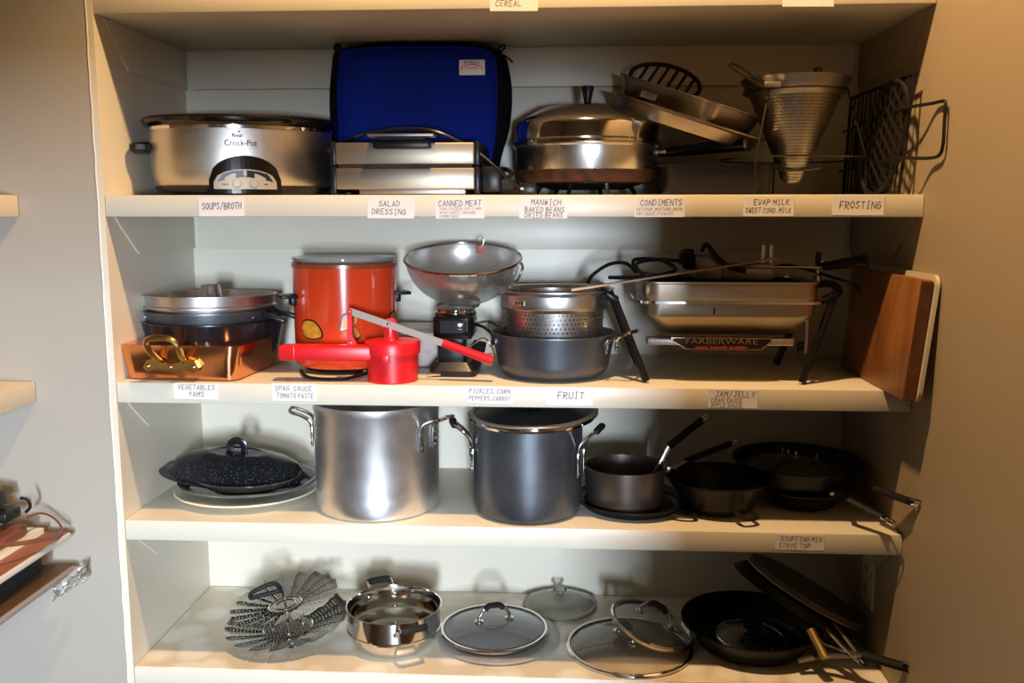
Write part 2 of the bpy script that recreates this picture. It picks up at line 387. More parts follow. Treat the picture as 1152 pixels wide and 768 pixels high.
label(873,601,927,619,[('STUFFING MIX',.10,.42,.30),('STOVE TOP',.06,.86,.30)],'label on the stock pot shelf front, lettered stuffing mix')

# ------------------------------------------------------------------ common kitchen shapes
def wallprof(rb, rt, h, t=.002, rc=.012, lip=.002, n=5):
    """open vessel profile: outside from centre bottom up, over the rim, inside down"""
    o = [(0,0)]
    for i in range(n+1):
        a = PI/2*i/n; o.append((rb-rc+rc*math.sin(a), rc-rc*math.cos(a)))
    o += [(rt, h-lip*1.2), (rt+lip, h-lip), (rt+lip, h), (rt-t*.3, h+.0005), (rt-t, h-lip)]
    for i in range(n, -1, -1):
        a = PI/2*i/n; o.append((rb-t-rc+rc*math.sin(a), t+rc-rc*math.cos(a)))
    o.append((0, t)); return o
def rivets(par, mt, pts, dirv, r=.004):
    """each rivet head is a part of its own"""
    q = V(dirv).normalized().to_track_quat('Z', 'Y').to_matrix().to_4x4()
    for p in pts: part('rivet', MB().lathe([(r*1.0,-.001),(r*.95,r*.25),(r*.6,r*.55),(0,r*.65)], 12, M=Matrix.Translation(p) @ q), mt, par)
def loop_handle(par, ang, R, z, w=.03, out=.045, rise=.02, th=.004, mt=CHROME, grip=None, bracket=True, riv=STEEL, drop=.03, flat=1):
    """stock-pot loop handle at angle ang round a pot of radius R, attached at height z"""
    M = Matrix.Rotation(ang, 4, 'Z')
    h = MB()
    pts = [(R+.002,-w,z-drop),(R+.004,-w,z-.006),(R+out*.45,-w*1.0,z+rise*.5),(R+out*.92,-w*.95,z+rise),(R+out,-w*.5,z+rise*1.15),(R+out,w*.5,z+rise*1.15),(R+out*.92,w*.95,z+rise),(R+out*.45,w,z+rise*.5),(R+.004,w,z-.006),(R+.002,w,z-drop)]
    h.tube(pts, th, 8, k=4, M=M, flat=flat)
    o = part('handle', h, mt, par)
    if bracket:
        for s_ in (-1,1): part('bracket', MB().box((R+.0015, s_*w, z-drop*.9), (.003,.013,drop*1.1), .001, M=M), mt, o)
        for s_ in (-1,1): rivets(o, riv, [M @ V((R+.003, s_*w, z-drop*.55)), M @ V((R+.003, s_*w, z-drop*1.25))], M @ V((1,0,0)))
    if grip:
        g = MB(); g.tube(pts[3:7], th*2.3, 10, k=5, M=M); part('grip', g, grip, o)
    return o
def pan_handle(par, p0, p1, p2, r=.009, ferr=True, ring=True, flat=.75):
    """long handle: metal stub p0-p1, black grip p1-p2, metal eye at the end (local points)"""
    p0, p1, p2 = V(p0), V(p1), V(p2); d = (p2-p1).normalized()
    h = MB().tube([p1, p1.lerp(p2,.3), p1.lerp(p2,.7), p2], r, 12, k=4, flat=flat); o = part('handle', h, BLACKM, par)
    part('stub', MB().tube([p0, p0.lerp(p1,.5), p1+d*.004], r*.7, 8, k=2, flat=.5), STEEL, o)
    if ring:
        sd = d.cross(V((0,0,1))).normalized()
        part('hanging_eye', MB().tube([p2-d*.004+sd*r*.7, p2+d*.014+sd*r*.85, p2+d*.024, p2+d*.014-sd*r*.85, p2-d*.004-sd*r*.7], r*.28, 8, k=4), CHROME, o)
    return o
def arch_handle(par, a, b_, h, r=.004, grip=True, mt=CHROME, rg=.008, wide=None):
    """arched lid handle from a to b (local), rising h"""
    a, b_ = V(a), V(b_); m_ = (a+b_)/2; d = b_-a; up = V((0,0,1))
    pts = [a, a+up*h*.35+d*.01, a+up*h*.8+d*.16, m_+up*h-d*.18, m_+up*h+d*.18, b_+up*h*.8-d*.16, b_+up*h*.35-d*.01, b_]
    o = part('handle', MB().tube(pts, r, 8, k=4, flat=.6), mt, par)
    if grip: part('grip', MB().tube([pts[2]+d*.05, pts[3], m_+up*h*1.02, pts[4], pts[5]-d*.05], rg, 10, k=4, flat=.75), BLACKM, o)
    for p in (a, b_): part('washer', MB().lathe([(.010,0),(.010,.003),(.006,.005),(0,.0055)], 16, M=Matrix.Translation(p)), mt, o)
    return o
def dome(R, h, z0=0., t=.003, n=10, flat=0.):
    """closed shell dome profile, outside then inside"""
    o = [(R*math.cos(PI/2*i/n)**(1-flat) if i < n else 0, z0+h*math.sin(PI/2*i/n)) for i in range(n+1)]
    return o+[(max(0,r-t*(r/R)), z-t) for r, z in o[::-1]]
def capdome(R, h, z0=0., t=.003, n=10):
    """shallow spherical cap shell"""
    o = [(R*(1-i/n), z0+h*(1-(1-i/n)**2)) for i in range(n+1)]
    return o+[(r, z-t) for r, z in o[::-1]]
def rim_ring(R, z, w=.004, h=.007):
    return [(R-w,z-h*.5),(R,z-h*.6),(R+w*.6,z-h*.2),(R+w*.6,z+h*.2),(R,z+h*.5),(R-w,z+h*.4),(R-w,z-h*.5)]

# ================================================================== TOP BAY
Z = SH[1]
# ---- slow cooker
a_, b2 = .178, .135; rz = math.radians(20)
c = at(275, 200, .045+.14); cx, cy = c.x, c.y
H = PZ(275, 130, .06)-Z
sc = thing('slow_cooker', 'oval stainless steel slow cooker with black lid and arched control panel', 'slow cooker', (cx,cy,Z), (0,0,rz))
body = MB().lathe([(0,.012),(.93,.012),(.955,.016),(1.0,.05),(1.01,H*.6),(1.005,H-.022),(.98,H-.022),(0,H-.022)], 80, a_, b2); part('body', body, STEELV, sc)
part('base', MB().lathe([(0,0),(.86,0),(.90,.003),(.95,.013),(.975,.018),(0,.018)], 64, a_, b2), BLACK, sc)
part('trim_band', MB().lathe([(.99,H-.024),(1.018,H-.023),(1.022,H-.017),(.99,H-.015)], 72, a_, b2), CHROME, sc, 'polished band under the black rim')
part('crock', MB().lathe([(.9,H-.02),(1.03,H-.016),(1.075,H-.010),(1.085,H-.003),(1.06,H+.002),(.95,H+.002),(.9,H-.01)], 72, a_, b2), GLOSSB, sc)
lid = part('lid', MB().lathe([(.97,H+.0015),(.95,H+.003),(.90,H+.001),(.6,H+.002),(0,H+.003),(0,H-.004),(.9,H-.005)], 72, a_, b2), GLOSSB, sc)
for s_ in (-1, 1):
    part('handle', MB().rvessel([(.016,.035,.012,H*.56),(.022,.042,.014,H*.6),(.022,.042,.014,H*.66),(.016,.036,.012,H*.69)], M=Matrix.Translation((s_*(a_+.014),0,0))), BLACK, sc)
# control panel drawn flat then wrapped onto the body
arch = lambda hw, h0, h1, n=18: [(-hw,h0)]+[(hw*math.cos(PI-PI*i/n), h0+(h1-h0)*(.35+.65*math.sin(PI*i/n))) for i in range(n+1)]+[(hw,h0)]
def fillgrid(out, y0, y1, nx=16):
    """arch plate cut in vertical strips so it can bend"""
    mb = MB(); xs = [-1+2*i/nx for i in range(nx+1)]
    hw, h0, h1 = out
    for q, w_ in zip(xs, xs[1:]):
        f = lambda u: h0+(h1-h0)*(.35+.65*math.sqrt(max(0,1-u*u)))
        pa = [(q*hw,h0),(w_*hw,h0),(w_*hw,f(w_)),(q*hw,f(q))]
        mb.prism(pa, y0, y1, 'xz')
    return mb
off = V((.006,0,0))
pw = .066
cp = part('control_panel', fillgrid((pw,.004,H*.50), .004, -.006).wrap(a_*1.005, b2*1.005), GLOSSB, sc)
part('dial_plate', fillgrid((pw*.86,.012,H*.33), -.004, -.0072).wrap(a_*1.005, b2*1.005), GREYL, cp)
m_ = MB()
for s_ in (-1,1):
    m_.add(*(lambda mb: (mb.v, mb.f))(MB().prism([(s_*.003,H*.235),(s_*.050,H*.175),(s_*.040,H*.27),(s_*.022,H*.305),(s_*.003,H*.318)], -.0068, -.0082, 'xz')))
part('black_inlay', m_.wrap(a_*1.005, b2*1.005), BLACK, cp)
m_ = MB()
for x_ in (-.015,.015): m_.lathe([(0,0),(.008,0),(.008,.002),(.007,.003),(0,.003)], 24, M=Matrix.Translation((x_,-.0068,.023)) @ Matrix.Rotation(PI/2,4,'X'))
part('button', m_.wrap(a_*1.005, b2*1.005), GREYL, cp)
m_ = MB()
for x_, z_, s_, q in ((0,.036,'TIMER',.0045),(-.036,.021,'POWER',.0035),(.036,.021,'TIME',.0035)):
    tt = text(s_, q); m_.add([v+V((x_,-.0078,z_)) for v in tt.v], tt.f)
part('printing', m_.wrap(a_*1.005, b2*1.005), BLACK, cp)
tt = text('Crock-Pot', .016, .88); t2 = text('Rival', .0105, .95); m_ = MB()
m_.add([v+V((-.006,-.0012,H*.655)) for v in tt.v], tt.f); m_.add([v+V((-.012,-.0012,H*.75)) for v in t2.v], t2.f)
m_.prism([(-.010,H*.79),(-.006,H*.79),(-.008,H*.815)], -.0006, -.0015, 'xz')
part('lettering', m_.wrap(a_*1.022, b2*1.022), PRINTK, sc)

# ---- blue insulated bag
yb = .275; L = at(474, 222, yb+.05); L.z = Z
bg = thing('insulated_bag', 'royal blue insulated carrier bag with black zipped sides, behind the waffle iron', 'bag', L)
def bagpt(px, py, y): return at(px, py, y)-L
fr = [(383,66),(388,58),(420,54),(474,53),(530,54),(552,60),(557,72),(558,110),(556,150),(553,172),(548,190),(540,200),(520,204),(474,205),(420,204),(396,200),(386,186),(383,160),(381,110)]
bk = [(374,72),(380,57),(420,50),(474,49),(530,50),(563,57),(573,80),(576,110),(573,145),(564,176),(560,195),(550,206),(520,210),(474,211),(420,210),(392,206),(380,190),(373,150),(371,110)]
def cl(pts, y, dy=0):
    return [bagpt(p.x, p.y, y) for p in catmull([V((a,b_,0)) for a,b_ in pts], 3, True)]
sh_ = lambda pts, f: [(474+(a-474)*f, 130+(b_-130)*f) for a,b_ in pts]
m_ = MB().loft([cl(sh_(fr,.35),yb-.007),cl(sh_(fr,.8),yb-.005), cl(sh_(fr,.96), yb-.001), cl(fr, yb+.008)], True, False); part('front_panel', m_, BLUE, bg, ang=80)
def zc(lst, tgt):
    return lst
m_ = MB().loft([cl(fr, yb+.008), cl(sh_(bk,.985), yb+.022), cl(bk, yb+.05), cl(sh_(bk,.99), yb+.08), cl(sh_(fr,.98), yb+.095), cl(sh_(fr,.5), yb+.1)], False, True); part('side_gusset', m_, NAVY, bg, ang=80)
# bag bottom block so it stands on the shelf
bb = MB(); q0 = at(405,200,yb+.02)-L; q1 = at(545,200,yb+.02)-L
bb.rvessel([((q1.x-q0.x)/2,.034,.02,0),((q1.x-q0.x)/2+.004,.04,.02,.02),((q1.x-q0.x)/2,.04,.02,.06)], M=Matrix.Translation(((q0.x+q1.x)/2,.008,0)))
part('bottom', bb, NAVY, bg)
part('piping', MB().tube(cl(fr, yb+.006)[::3], .0035, 6, True, 3), BLUE, bg)
part('zip', MB().tube(cl(sh_(bk,.992), yb+.03)[::3], .0025, 6, True, 3), BLACK, bg)
for pts in (((380,66),(378,56),(377,52),(381,51),(384,58)), ((555,62),(560,55),(566,51),(568,53),(562,60),(558,64))):
    part('strap_loop', MB().tube([bagpt(a,b_,yb+.02) for a,b_ in pts], .004, 8, k=3, flat=.5), NAVY, bg)
part('zip_pull', MB().tube([bagpt(a,b_,yb+.02) for a,b_ in ((562,60),(570,64),(577,70))], .002, 6, k=3), BLACK, bg)
p0 = bagpt(516.6,67.4,yb-.007); p1 = bagpt(545.7,84.5,yb-.007)
tg = part('label_patch', MB().box(((p0.x+p1.x)/2, p0.y-.0015, (p0.z+p1.z)/2), (p1.x-p0.x, .003, p0.z-p1.z), .001), WHITE, bg, 'white woven maker label')
cx_, cz_ = (p0.x+p1.x)/2, (p0.z+p1.z)/2
tt = text('PYREX', .0095, 1.15); part('lettering', MB().add([v+V((cx_,p0.y-.0034,cz_+.009)) for v in tt.v], tt.f), BLACK, tg)
tt = text('Portables', .0075, .95); part('lettering', MB().add([v+V((cx_,p0.y-.0034,cz_-.001)) for v in tt.v], tt.f), INKR, tg)
part('swoosh', MB().tube([V((cx_-.023,p0.y-.0034,cz_-.006)),V((cx_-.018,p0.y-.0034,cz_+.003)),V((cx_,p0.y-.0034,cz_+.0055)),V((cx_+.018,p0.y-.0034,cz_+.002)),V((cx_+.022,p0.y-.0034,cz_-.007))], .0008, 5), INKR, tg)

# ---- waffle iron
gy = .035; A = at(376.5,160,gy); B = at(534,221,gy); xm = (A.x+B.x)/2; wg = B.x-A.x; gd = .215
wi = thing('waffle_iron', 'chrome fronted electric waffle iron with black handle in front of the blue bag', 'waffle iron', (xm, gy, Z))
zz = lambda py: PZ(455,py,gy)-Z
part('upper_shell', MB().box((0,gd/2,(zz(160)+zz(185))/2),(wg,gd,zz(160)-zz(185)),.004), SATIN, wi)
part('lower_shell', MB().box((0,gd/2,(zz(188.7)+zz(213))/2),(wg,gd,zz(188.7)-zz(213)),.003), SATIN, wi)
part('grid_plate', MB().box((0,gd/2,zz(187)),(wg-.01,gd-.01,.006)), RUST, wi)
part('base', MB().box((.012,gd/2,.007),(wg-.06,gd-.02,.013),.002), DULL, wi)
for s_ in (-1,1):
    m_ = MB().box((s_*(wg/2+.004),gd/2+.002,(zz(159)+zz(186))/2),(.010,gd+.004,zz(159)-zz(186)),.002); m_.box((s_*(wg/2+.004),gd/2+.002,(zz(188)+.004)/2),(.010,gd+.004,zz(188)-.002),.002)
    part('end_cap', m_, BLACK, wi)
    for y_ in (.02, gd-.02): part('foot', MB().lathe([(0,0),(.007,0),(.008,.006),(0,.006)],12, M=Matrix.Translation((s_*(wg/2-.02),y_,0))), BLACK, wi)
hx0 = at(413,150,gy-.03).x-xm; hx1 = at(488,150,gy-.03).x-xm; hm=(hx0+hx1)/2
part('thermostat_housing', MB().box((wg/2+.028,.10,.030),(.038,.14,.050),.006), BLACK, wi)
hd = part('handle', MB().box((hm,-.012,zz(163)),((hx1-hx0)*.86,.03,.016),.003), BLACK, wi)
part('handle_plate', MB().box((hm,-.014,zz(153.5)),(hx1-hx0,.038,.005),.0015), DULL, hd)
part('handle_post', MB().box((hm,-.008,zz(157)),((hx1-hx0)*.7,.022,.010)), BLACK, hd)
cord = [at(*q)-V((xm,gy,Z)) for q in ((392,166,.20),(388,159,.16),(410,151,.10),(451,145,.06),(490,148,.04),(532,168,.05),(562,192,.045),(585,212,.05))]
part('power_cord', MB().tube(cord, .0032, 8, k=6), BLACK, wi)

# ---- appliance cord with plug, on shelf right of waffle iron
pl = at(590,214,.06); pl.z = Z
ac = thing('power_cord', 'coiled black power cord lying between the waffle iron and the skillet', 'power cord', pl)
pts = [at(*q)-pl for q in ((545,200,.12),(560,206,.10),(575,196,.12),(566,190,.16),(548,197,.17),(552,212,.10),(572,217,.07),(592,213,.06))]
for p in pts: p.z = max(p.z, .006)
part('flex', MB().tube(pts, .0045, 8, k=5), BLACK, ac)
part('plug', MB().box((.006,.0,.012),(.034,.022,.022),.004), BLACK, ac)
part('prong', MB().tube([(-.002,-.012,.012),(-.004,-.026,.012)], .0025, 6, k=1), CREAM, ac)
part('probe', MB().box((-.045,.05,.016),(.05,.035,.03),.006), BLACKM, ac)

# ---- electric skillet
sx, sy, sr = fitc(577, 742, .05)
z_ = lambda py: PZ(660,py,sy-sr*.75)-Z
sk = thing('electric_skillet', 'round stainless electric skillet with domed lid and scorched base', 'skillet', (sx,sy,Z))
h0, h1, h2, h3 = z_(203), z_(190), z_(160), z_(135)
part('pan', MB().lathe([(0,h0),(sr*.80,h0),(sr*.90,h0+.008),(sr*.95,h1),(sr*.965,h2-.006),(sr*1.0,h2-.003),(sr*1.0,h2),(sr*.93,h2),(sr*.9,h1),(0,h0+.01)],72), STEEL, sk)
part('scorched_band', MB().lathe([(sr*.70,h0-.004),(sr*.88,h0-.002),(sr*.935,h0+.008),(sr*.965,h1-.001),(sr*.94,h1)],72), RUST, sk)
hl = PZ(660,120,sy)-Z
lid = part('lid', MB().lathe([(sr*.98,h2),(sr*1.01,h2+.001),(sr*1.01,h2+.006),(sr*.965,h2+.010),(sr*.96,h3-.004),(sr*.94,h3+.003),(sr*.86,h3+.012),(sr*.6,hl-.004),(sr*.3,hl),(0,hl+.001)],80), CHROME, sk)
hk = PZ(660,97,sy)-Z
part('knob', MB().lathe([(0,hl),(.010,hl),(.011,hl+.004),(.007,hl+.008),(.008,hl+.014),(.0125,hk-.003),(.012,hk),(0,hk)],20), BLACK, lid)
part('heating_base', MB().lathe([(0,h0-.014),(sr*.5,h0-.014),(sr*.74,h0-.004),(sr*.74,h0),(0,h0)],48), BLACK, sk)
for a in (.25,1.25,2.25,3.25,4.35,5.1):
    q = V((math.cos(a),math.sin(a),0)); part('leg', MB().tube([q*sr*.62+V((0,0,h0-.006)), q*sr*.70+V((0,0,.003))], .006, 8, k=1, r1=.004), BLACK if a != 5.1 else CHROME, sk)
e0 = at(742,172,sy-.03)-V((sx,sy,Z)); e1 = at(751,171,sy-.04)-V((sx,sy,Z)); e2 = at(838,162,sy-.10)-V((sx,sy,Z))
hd = part('handle', MB().tube([e1, e1.lerp(e2,.4), e2], .009, 12, k=4, r1=.0125), GLOSSB, sk)
part('ferrule', MB().tube([e0-V((.02,-.012,-.0)), e0, e1], .008, 12, k=2), CHROME, hd)
part('end_cap', MB().tube([e2, e2+(e2-e1).normalized()*.004], .0122, 12, k=1), DULL, hd)

# ---- dark broiler pan beneath
bp_ = at(800,210,.20); bx = bp_.x
rp = thing('roasting_pan', 'low black roasting pan under the tilted bakeware stack', 'roasting pan', (bx,.21,Z), (0,0,-.05))
hh = .058
part('pan', MB().rvessel([(.085,.11,.03,0),(.10,.125,.04,.004),(.108,.133,.04,hh-.003),(.114,.139,.042,hh-.002),(.114,.139,.042,hh),(.105,.130,.04,hh),(.098,.123,.035,.008),(.08,.10,.03,.006)]), NSTICK, rp)
for s_ in (-.04, .0):
    part('handle', MB().tube([(.105,-.13,hh-.006),(.13,-.135+s_,hh-.012),(.175,-.13+s_,hh-.008),(.182,-.12+s_*.6,hh-.007),(.17,-.11+s_*.5,hh-.008),(.105,-.10,hh-.006)], .003, 8, k=5), BLACK, rp)

# ---- tilted bakeware stack (large shallow tray, rectangular pan nested in it, oval rack on top)
ctr = at(768,147,.20)
tilt = (math.radians(4), math.radians(19), math.radians(-14))
q = Euler(tilt).to_matrix().to_4x4()
tr = thing('pizza_tray', 'oval shallow metal tray tilted on top of the skillet, beneath the rectangular pan', 'baking tray', ctr, tilt)
part('tray', MB().lathe([(0,.0),(.118,.0),(.128,.004),(.140,.026),(.148,.029),(.149,.032),(.145,.033),(.138,.029),(.126,.007),(.116,.003),(0,.003)], 72, 1.08, .95), TANM, tr)
off = q @ V((-.006,-.008,.018))
bpn = thing('baking_pan', 'rectangular metal baking pan with masking tape label nested in the tilted tray', 'baking pan', ctr+off, tilt)
rot30 = Matrix.Rotation(math.radians(-30),4,'Z')
part('pan', MB().rvessel([(.095,.06,.02,0),(.105,.070,.022,.003),(.118,.083,.026,.045),(.124,.089,.03,.046),(.125,.090,.03,.049),(.120,.085,.028,.049),(.115,.080,.025,.045),(.102,.067,.02,.007),(.09,.055,.02,.005)], M=rot30 @ Matrix.Scale(1.06,4)), TANM, bpn)
tpm = MB().box((0,0,0),(.038,.0008,.016)); TM = rot30 @ Matrix.Scale(1.06,4) @ Matrix.Translation((-.03,-.0795,.027)) @ Matrix.Rotation(math.radians(-16),4,'X')
tp = part('tape', tpm, POLY, bpn, 'masking tape label', M=TM)
part('handwriting', handwriting([('CAKE',-.014,-.004,.009)]), BLACK, tp, M=TM @ Matrix.Translation((0,-.0006,0)))
def oval_rack(par, a, b_, nb, mt, r=.003, rim=.004, slant=0., w=.006):
    part('rim', MB().tube([(a*math.cos(2*PI*i/32), b_*math.sin(2*PI*i/32), 0) for i in range(32)], rim, 8, True, 1), mt, par)
    for i in range(nb):
        x = a*(-1+2*(i+1)/(nb+1))*.97
        def edge(sg):
            t = 0
            while t < 1:      # walk outwards along the slanted bar until it meets the rim
                q_ = (x+sg*slant*t, sg*b_*t*1.05)
                if (q_[0]/a)**2+(q_[1]/b_)**2 >= .99: break
                t += .01
            return V((q_[0], q_[1], 0))
        part('bar', MB().tube([edge(-1), edge(1)], r, 6, k=1, flat=.6), mt, par)
pr_ = at(748,92,.24)
orr = thing('roasting_rack', 'black oval slotted rack standing in the tilted baking pan', 'roasting rack', pr_, (math.radians(70), math.radians(14), math.radians(-6)))
oval_rack(orr, .072, .036, 6, IRON, .0035, .0045, .012)

# ---- conical strainer on its wire stand
fx, fy, frr = fitc(829.6, 948, .05)
zt = PZ(889,90,fy); zb = PZ(882,207,fy-.01)
cs = thing('conical_strainer', 'aluminium conical strainer with fine holes hanging in a wire stand', 'strainer', (fx,fy,zb))
hc = zt-zb; rt = frr*.83
zf = hc-.030
prof = [(.006,.0),(.014,.002),(.021,.010),(.025,.022)]+[(.025+(rt-.025)*t, .022+(zf-.022)*t) for t in [i/12 for i in range(1,13)]]
part('cone', MB().lathe(prof, 72, seam=True), PERFC, cs)
part('rim', MB().lathe([(rt-.001,zf-.004),(rt+.002,zf),(frr*.92,zf+.006),(frr*.93,hc-.012),(frr*.99,hc-.003),(frr,hc),(frr*.96,hc),(frr*.9,hc-.012),(frr*.89,zf+.008),(rt-.003,zf)],72), DULL, cs)
o = V((fx,fy,zb))
hp = [at(861,100,fy-.09)-o, at(845,90,fy-.10)-o, at(826,78,fy-.11)-o, at(819,72,fy-.11)-o, at(828,73,fy-.10)-o, at(848,86,fy-.09)-o, at(868,96,fy-.088)-o]
hd = part('handle', MB().tube(hp, .0026, 8, k=5), DARKM, cs)
q0 = at(869,95,fy-frr*.94)-o
part('bracket', MB().box(q0,(.03,.006,.010),.001), DULL, hd)
# pestle
pp = at(914,80,fy+.02)
ps = thing('wooden_pestle', 'dark knobbed pestle handle poking above the conical strainer rim', 'pestle', (pp.x,pp.y,pp.z-.15), (0,math.radians(4),0))
part('shaft', MB().lathe([(0,0),(.014,.006),(.017,.03),(.010,.09),(.006,.12),(.005,.135),(0,.135)],20), DARKW, ps)
part('knob', MB().lathe([(0,.134),(.007,.136),(.0095,.145),(.008,.156),(0,.160)],20), DARKW, ps)
# stand
ws = thing('wire_stand', 'thin wire stand with a ring carrying the conical strainer', 'stand', (fx,fy,Z))
hr_ = zt-.024-Z; rs = frr*.94
part('top_ring', MB().tube([(rs*math.cos(2*PI*i/24), rs*math.sin(2*PI*i/24), hr_) for i in range(24)], .0022, 6, True, 2), DARKM, ws)
rl = frr*1.32; hl_ = PZ(889,176,fy-.1)-Z
part('lower_ring', MB().tube([(rl*math.cos(2*PI*i/24), rl*math.sin(2*PI*i/24), hl_) for i in range(24)], .0018, 6, True, 2), DARKM, ws)
for a in (-2.3,-.5,1.6):
    ca, sa = math.cos(a), math.sin(a)
    part('leg', MB().tube([(rs*ca,rs*sa,hr_),(rl*ca,rl*sa,hl_),(rl*1.02*ca,rl*1.02*sa,.0025)], .0018, 6, k=1), DARKM, ws)

# ---- folding grill basket at the right, leaning, and oval rack in front
Pq = {'tl':at(958,111,.34),'tr':at(1029,83,.03),'br':at(1011,215.5,.03),'bl':at(948.5,217,.34)}
for k_ in ('br','bl'): Pq[k_].z = Z+.004
o = (Pq['br']+Pq['bl'])/2; o.z = Z
gb = thing('grill_basket', 'black wire grill basket with long loop handle at the right end of the shelf', 'grill basket', o)
def bl(u, v): return (Pq['bl']*(1-u)*(1-v)+Pq['br']*u*(1-v)+Pq['tl']*(1-u)*v+Pq['tr']*u*v)-o
fr_ = [bl(.03,.0),(bl(.5,0)),bl(.95,.0),bl(1,.06),bl(1,.5),bl(1,.95),bl(.96,1),bl(.5,1),bl(.05,1),bl(0,.95),bl(0,.5),bl(0,.05)]
part('frame', MB().tube(fr_, .0032, 8, True, 4), IRON, gb)
for i in range(13):
    u = (i+1)/14; part('bar', MB().tube([bl(u,0),bl(u,1)], .0017, 6, k=1), IRON, gb)
hx_ = V((-.012,-.004,0))
hpts = [bl(.0,.66)+hx_, bl(.5,.69)+hx_, bl(1,.71)+hx_, at(1050,116,-.035)-o, at(1064,113.5,-.075)-o, at(1070,118,-.085)-o, at(1069,140,-.085)-o, at(1067,163,-.085)-o, at(1060,175,-.07)-o, at(1042,178,-.03)-o, bl(1,.29)+hx_, bl(.5,.27)+hx_, bl(.0,.25)+hx_]
for p in hpts: p.x = min(p.x, W-.008-o.x)
part('handle', MB().tube(hpts, .003, 8, k=4), IRON, gb)
part('clip', MB().tube([bl(.15,.27),bl(.15,.64)], .004, 6, k=1), IRON, gb)
oc = at(1001,156,.10); oc.x -= .008
nrm = (Pq['br']-Pq['bl']).cross(V((0,0,1))).normalized()
ax = (Pq['br']-Pq['bl']).normalized()
E_ = []
O_top = at(1023,92,.05)-V((.016,0,0)); O_bot = at(985,214,.14); O_bot.z = Z+.007; O_bot.x -= .015
vv = (O_top-O_bot)/2; oc = (O_top+O_bot)/2
ww = vv.cross(V((1,.0,.0)).cross(V((0,0,1)))); 
sidev = V((.25,-.97,.0)); sidev = (sidev - vv.normalized()*sidev.dot(vv.normalized())).normalized()
nz_ = vv.normalized().cross(sidev)
MR = Matrix((vv.normalized(), sidev, nz_)).transposed()
ork = thing('roasting_rack', 'black oval slotted rack leaning against the wire grill basket', 'roasting rack', oc, MR.to_euler())
oval_rack(ork, vv.length, .062, 9, IRON, .0034, .0045, -.034)

# ================================================================== SECOND BAY
Z = SH[2]
# ---- copper roasting pan
F0 = on(131,428,Z); 
fl = at(131,389.5,.0); frt = at(268,393,.0); Hc = fl.z-Z
wc = frt.x-fl.x
cd_ = .24; cpx = (fl.x+frt.x)/2
cpn = thing('copper_roasting_pan', 'polished copper roasting pan with brass handles at the left end of the shelf', 'roasting pan', (cpx+.000, cd_/2+.014, Z), (0,0,math.radians(-4)))
hw = wc/2+.004
def shear(m_): return m_
secs = []
# the pan is seen turned: the right side runs back and to the right
SK = .10
def cs_(hx,hy,r,z): return [V((x+SK*0*(y), y, z)) for x,y in rrect(hx,hy,r,8)]
def rv(par, name, prof, mt): return part(name, MB().rvessel(prof, n=8), mt, par)
rv(cpn, 'pan', [(hw-.016,cd_/2-.016,.02,0),(hw-.008,cd_/2-.008,.024,.003),(hw-.002,cd_/2-.002,.026,Hc*.6),(hw+.004,cd_/2,.028,Hc-.001),(hw+.004,cd_/2,.028,Hc),(hw+.002,cd_/2-.002,.026,Hc+.0003)], COPPER)
rv(cpn, 'lining', [(hw+.0015,cd_/2-.0025,.026,Hc+.0006),(hw-.006,cd_/2-.006,.024,Hc*.5),(hw-.012,cd_/2-.012,.02,.006)][::-1][::-1], COPIN) if False else None
part('lining', MB().loft([[V((x,y,z)) for x,y in rrect(hx,hy,r,8)] for hx,hy,r,z in ((hw+.002,cd_/2-.002,.026,Hc+.0004),(hw-.001,cd_/2-.005,.025,Hc-.002),(hw-.005,cd_/2-.007,.024,Hc*.5),(hw-.014,cd_/2-.016,.02,Hc*.3))], False, True), COPIN, cpn)
O = V((cpx+.000, cd_/2+.014, Z))
def brass_handle(par, M):
    m1 = MB().tube([(-.020,-.004,.040),(-.024,-.020,.055),(-.025,-.032,.072),(-.018,-.035,.080),(0,-.036,.082),(.018,-.035,.080),(.027,-.032,.070),(.026,-.020,.052),(.022,-.004,.040)], .0052, 10, k=5, M=M)
    o_ = part('handle', m1, BRASS, par)
    m2 = MB().prism([(-.046,.030),(-.040,.022),(-.024,.026),(-.012,.024),(.0,.026),(.012,.024),(.026,.026),(.042,.022),(.048,.031),(.042,.042),(.026,.044),(.014,.038),(0,.036),(-.014,.038),(-.026,.045),(-.040,.041)], .003, -.008, 'xz', M=M)
    part('mounting_plate', m2, BRASS, o_)
    rivets(o_, BRASS, [M @ V((-.038,-.008,.032)), M @ V((.040,-.008,.032)), M @ V((0,-.008,.031))], M.to_3x3() @ V((0,-1,0)), .005)
hc_ = at(192,400,-.0).x-O.x+.004; SB = Matrix.Scale(1.2,4)
brass_handle(cpn, Matrix.Translation((hc_,-cd_/2,-.008)) @ SB)
brass_handle(cpn, Matrix.Translation((-hc_,cd_/2,-.004)) @ Matrix.Rotation(PI,4,'Z') @ SB)

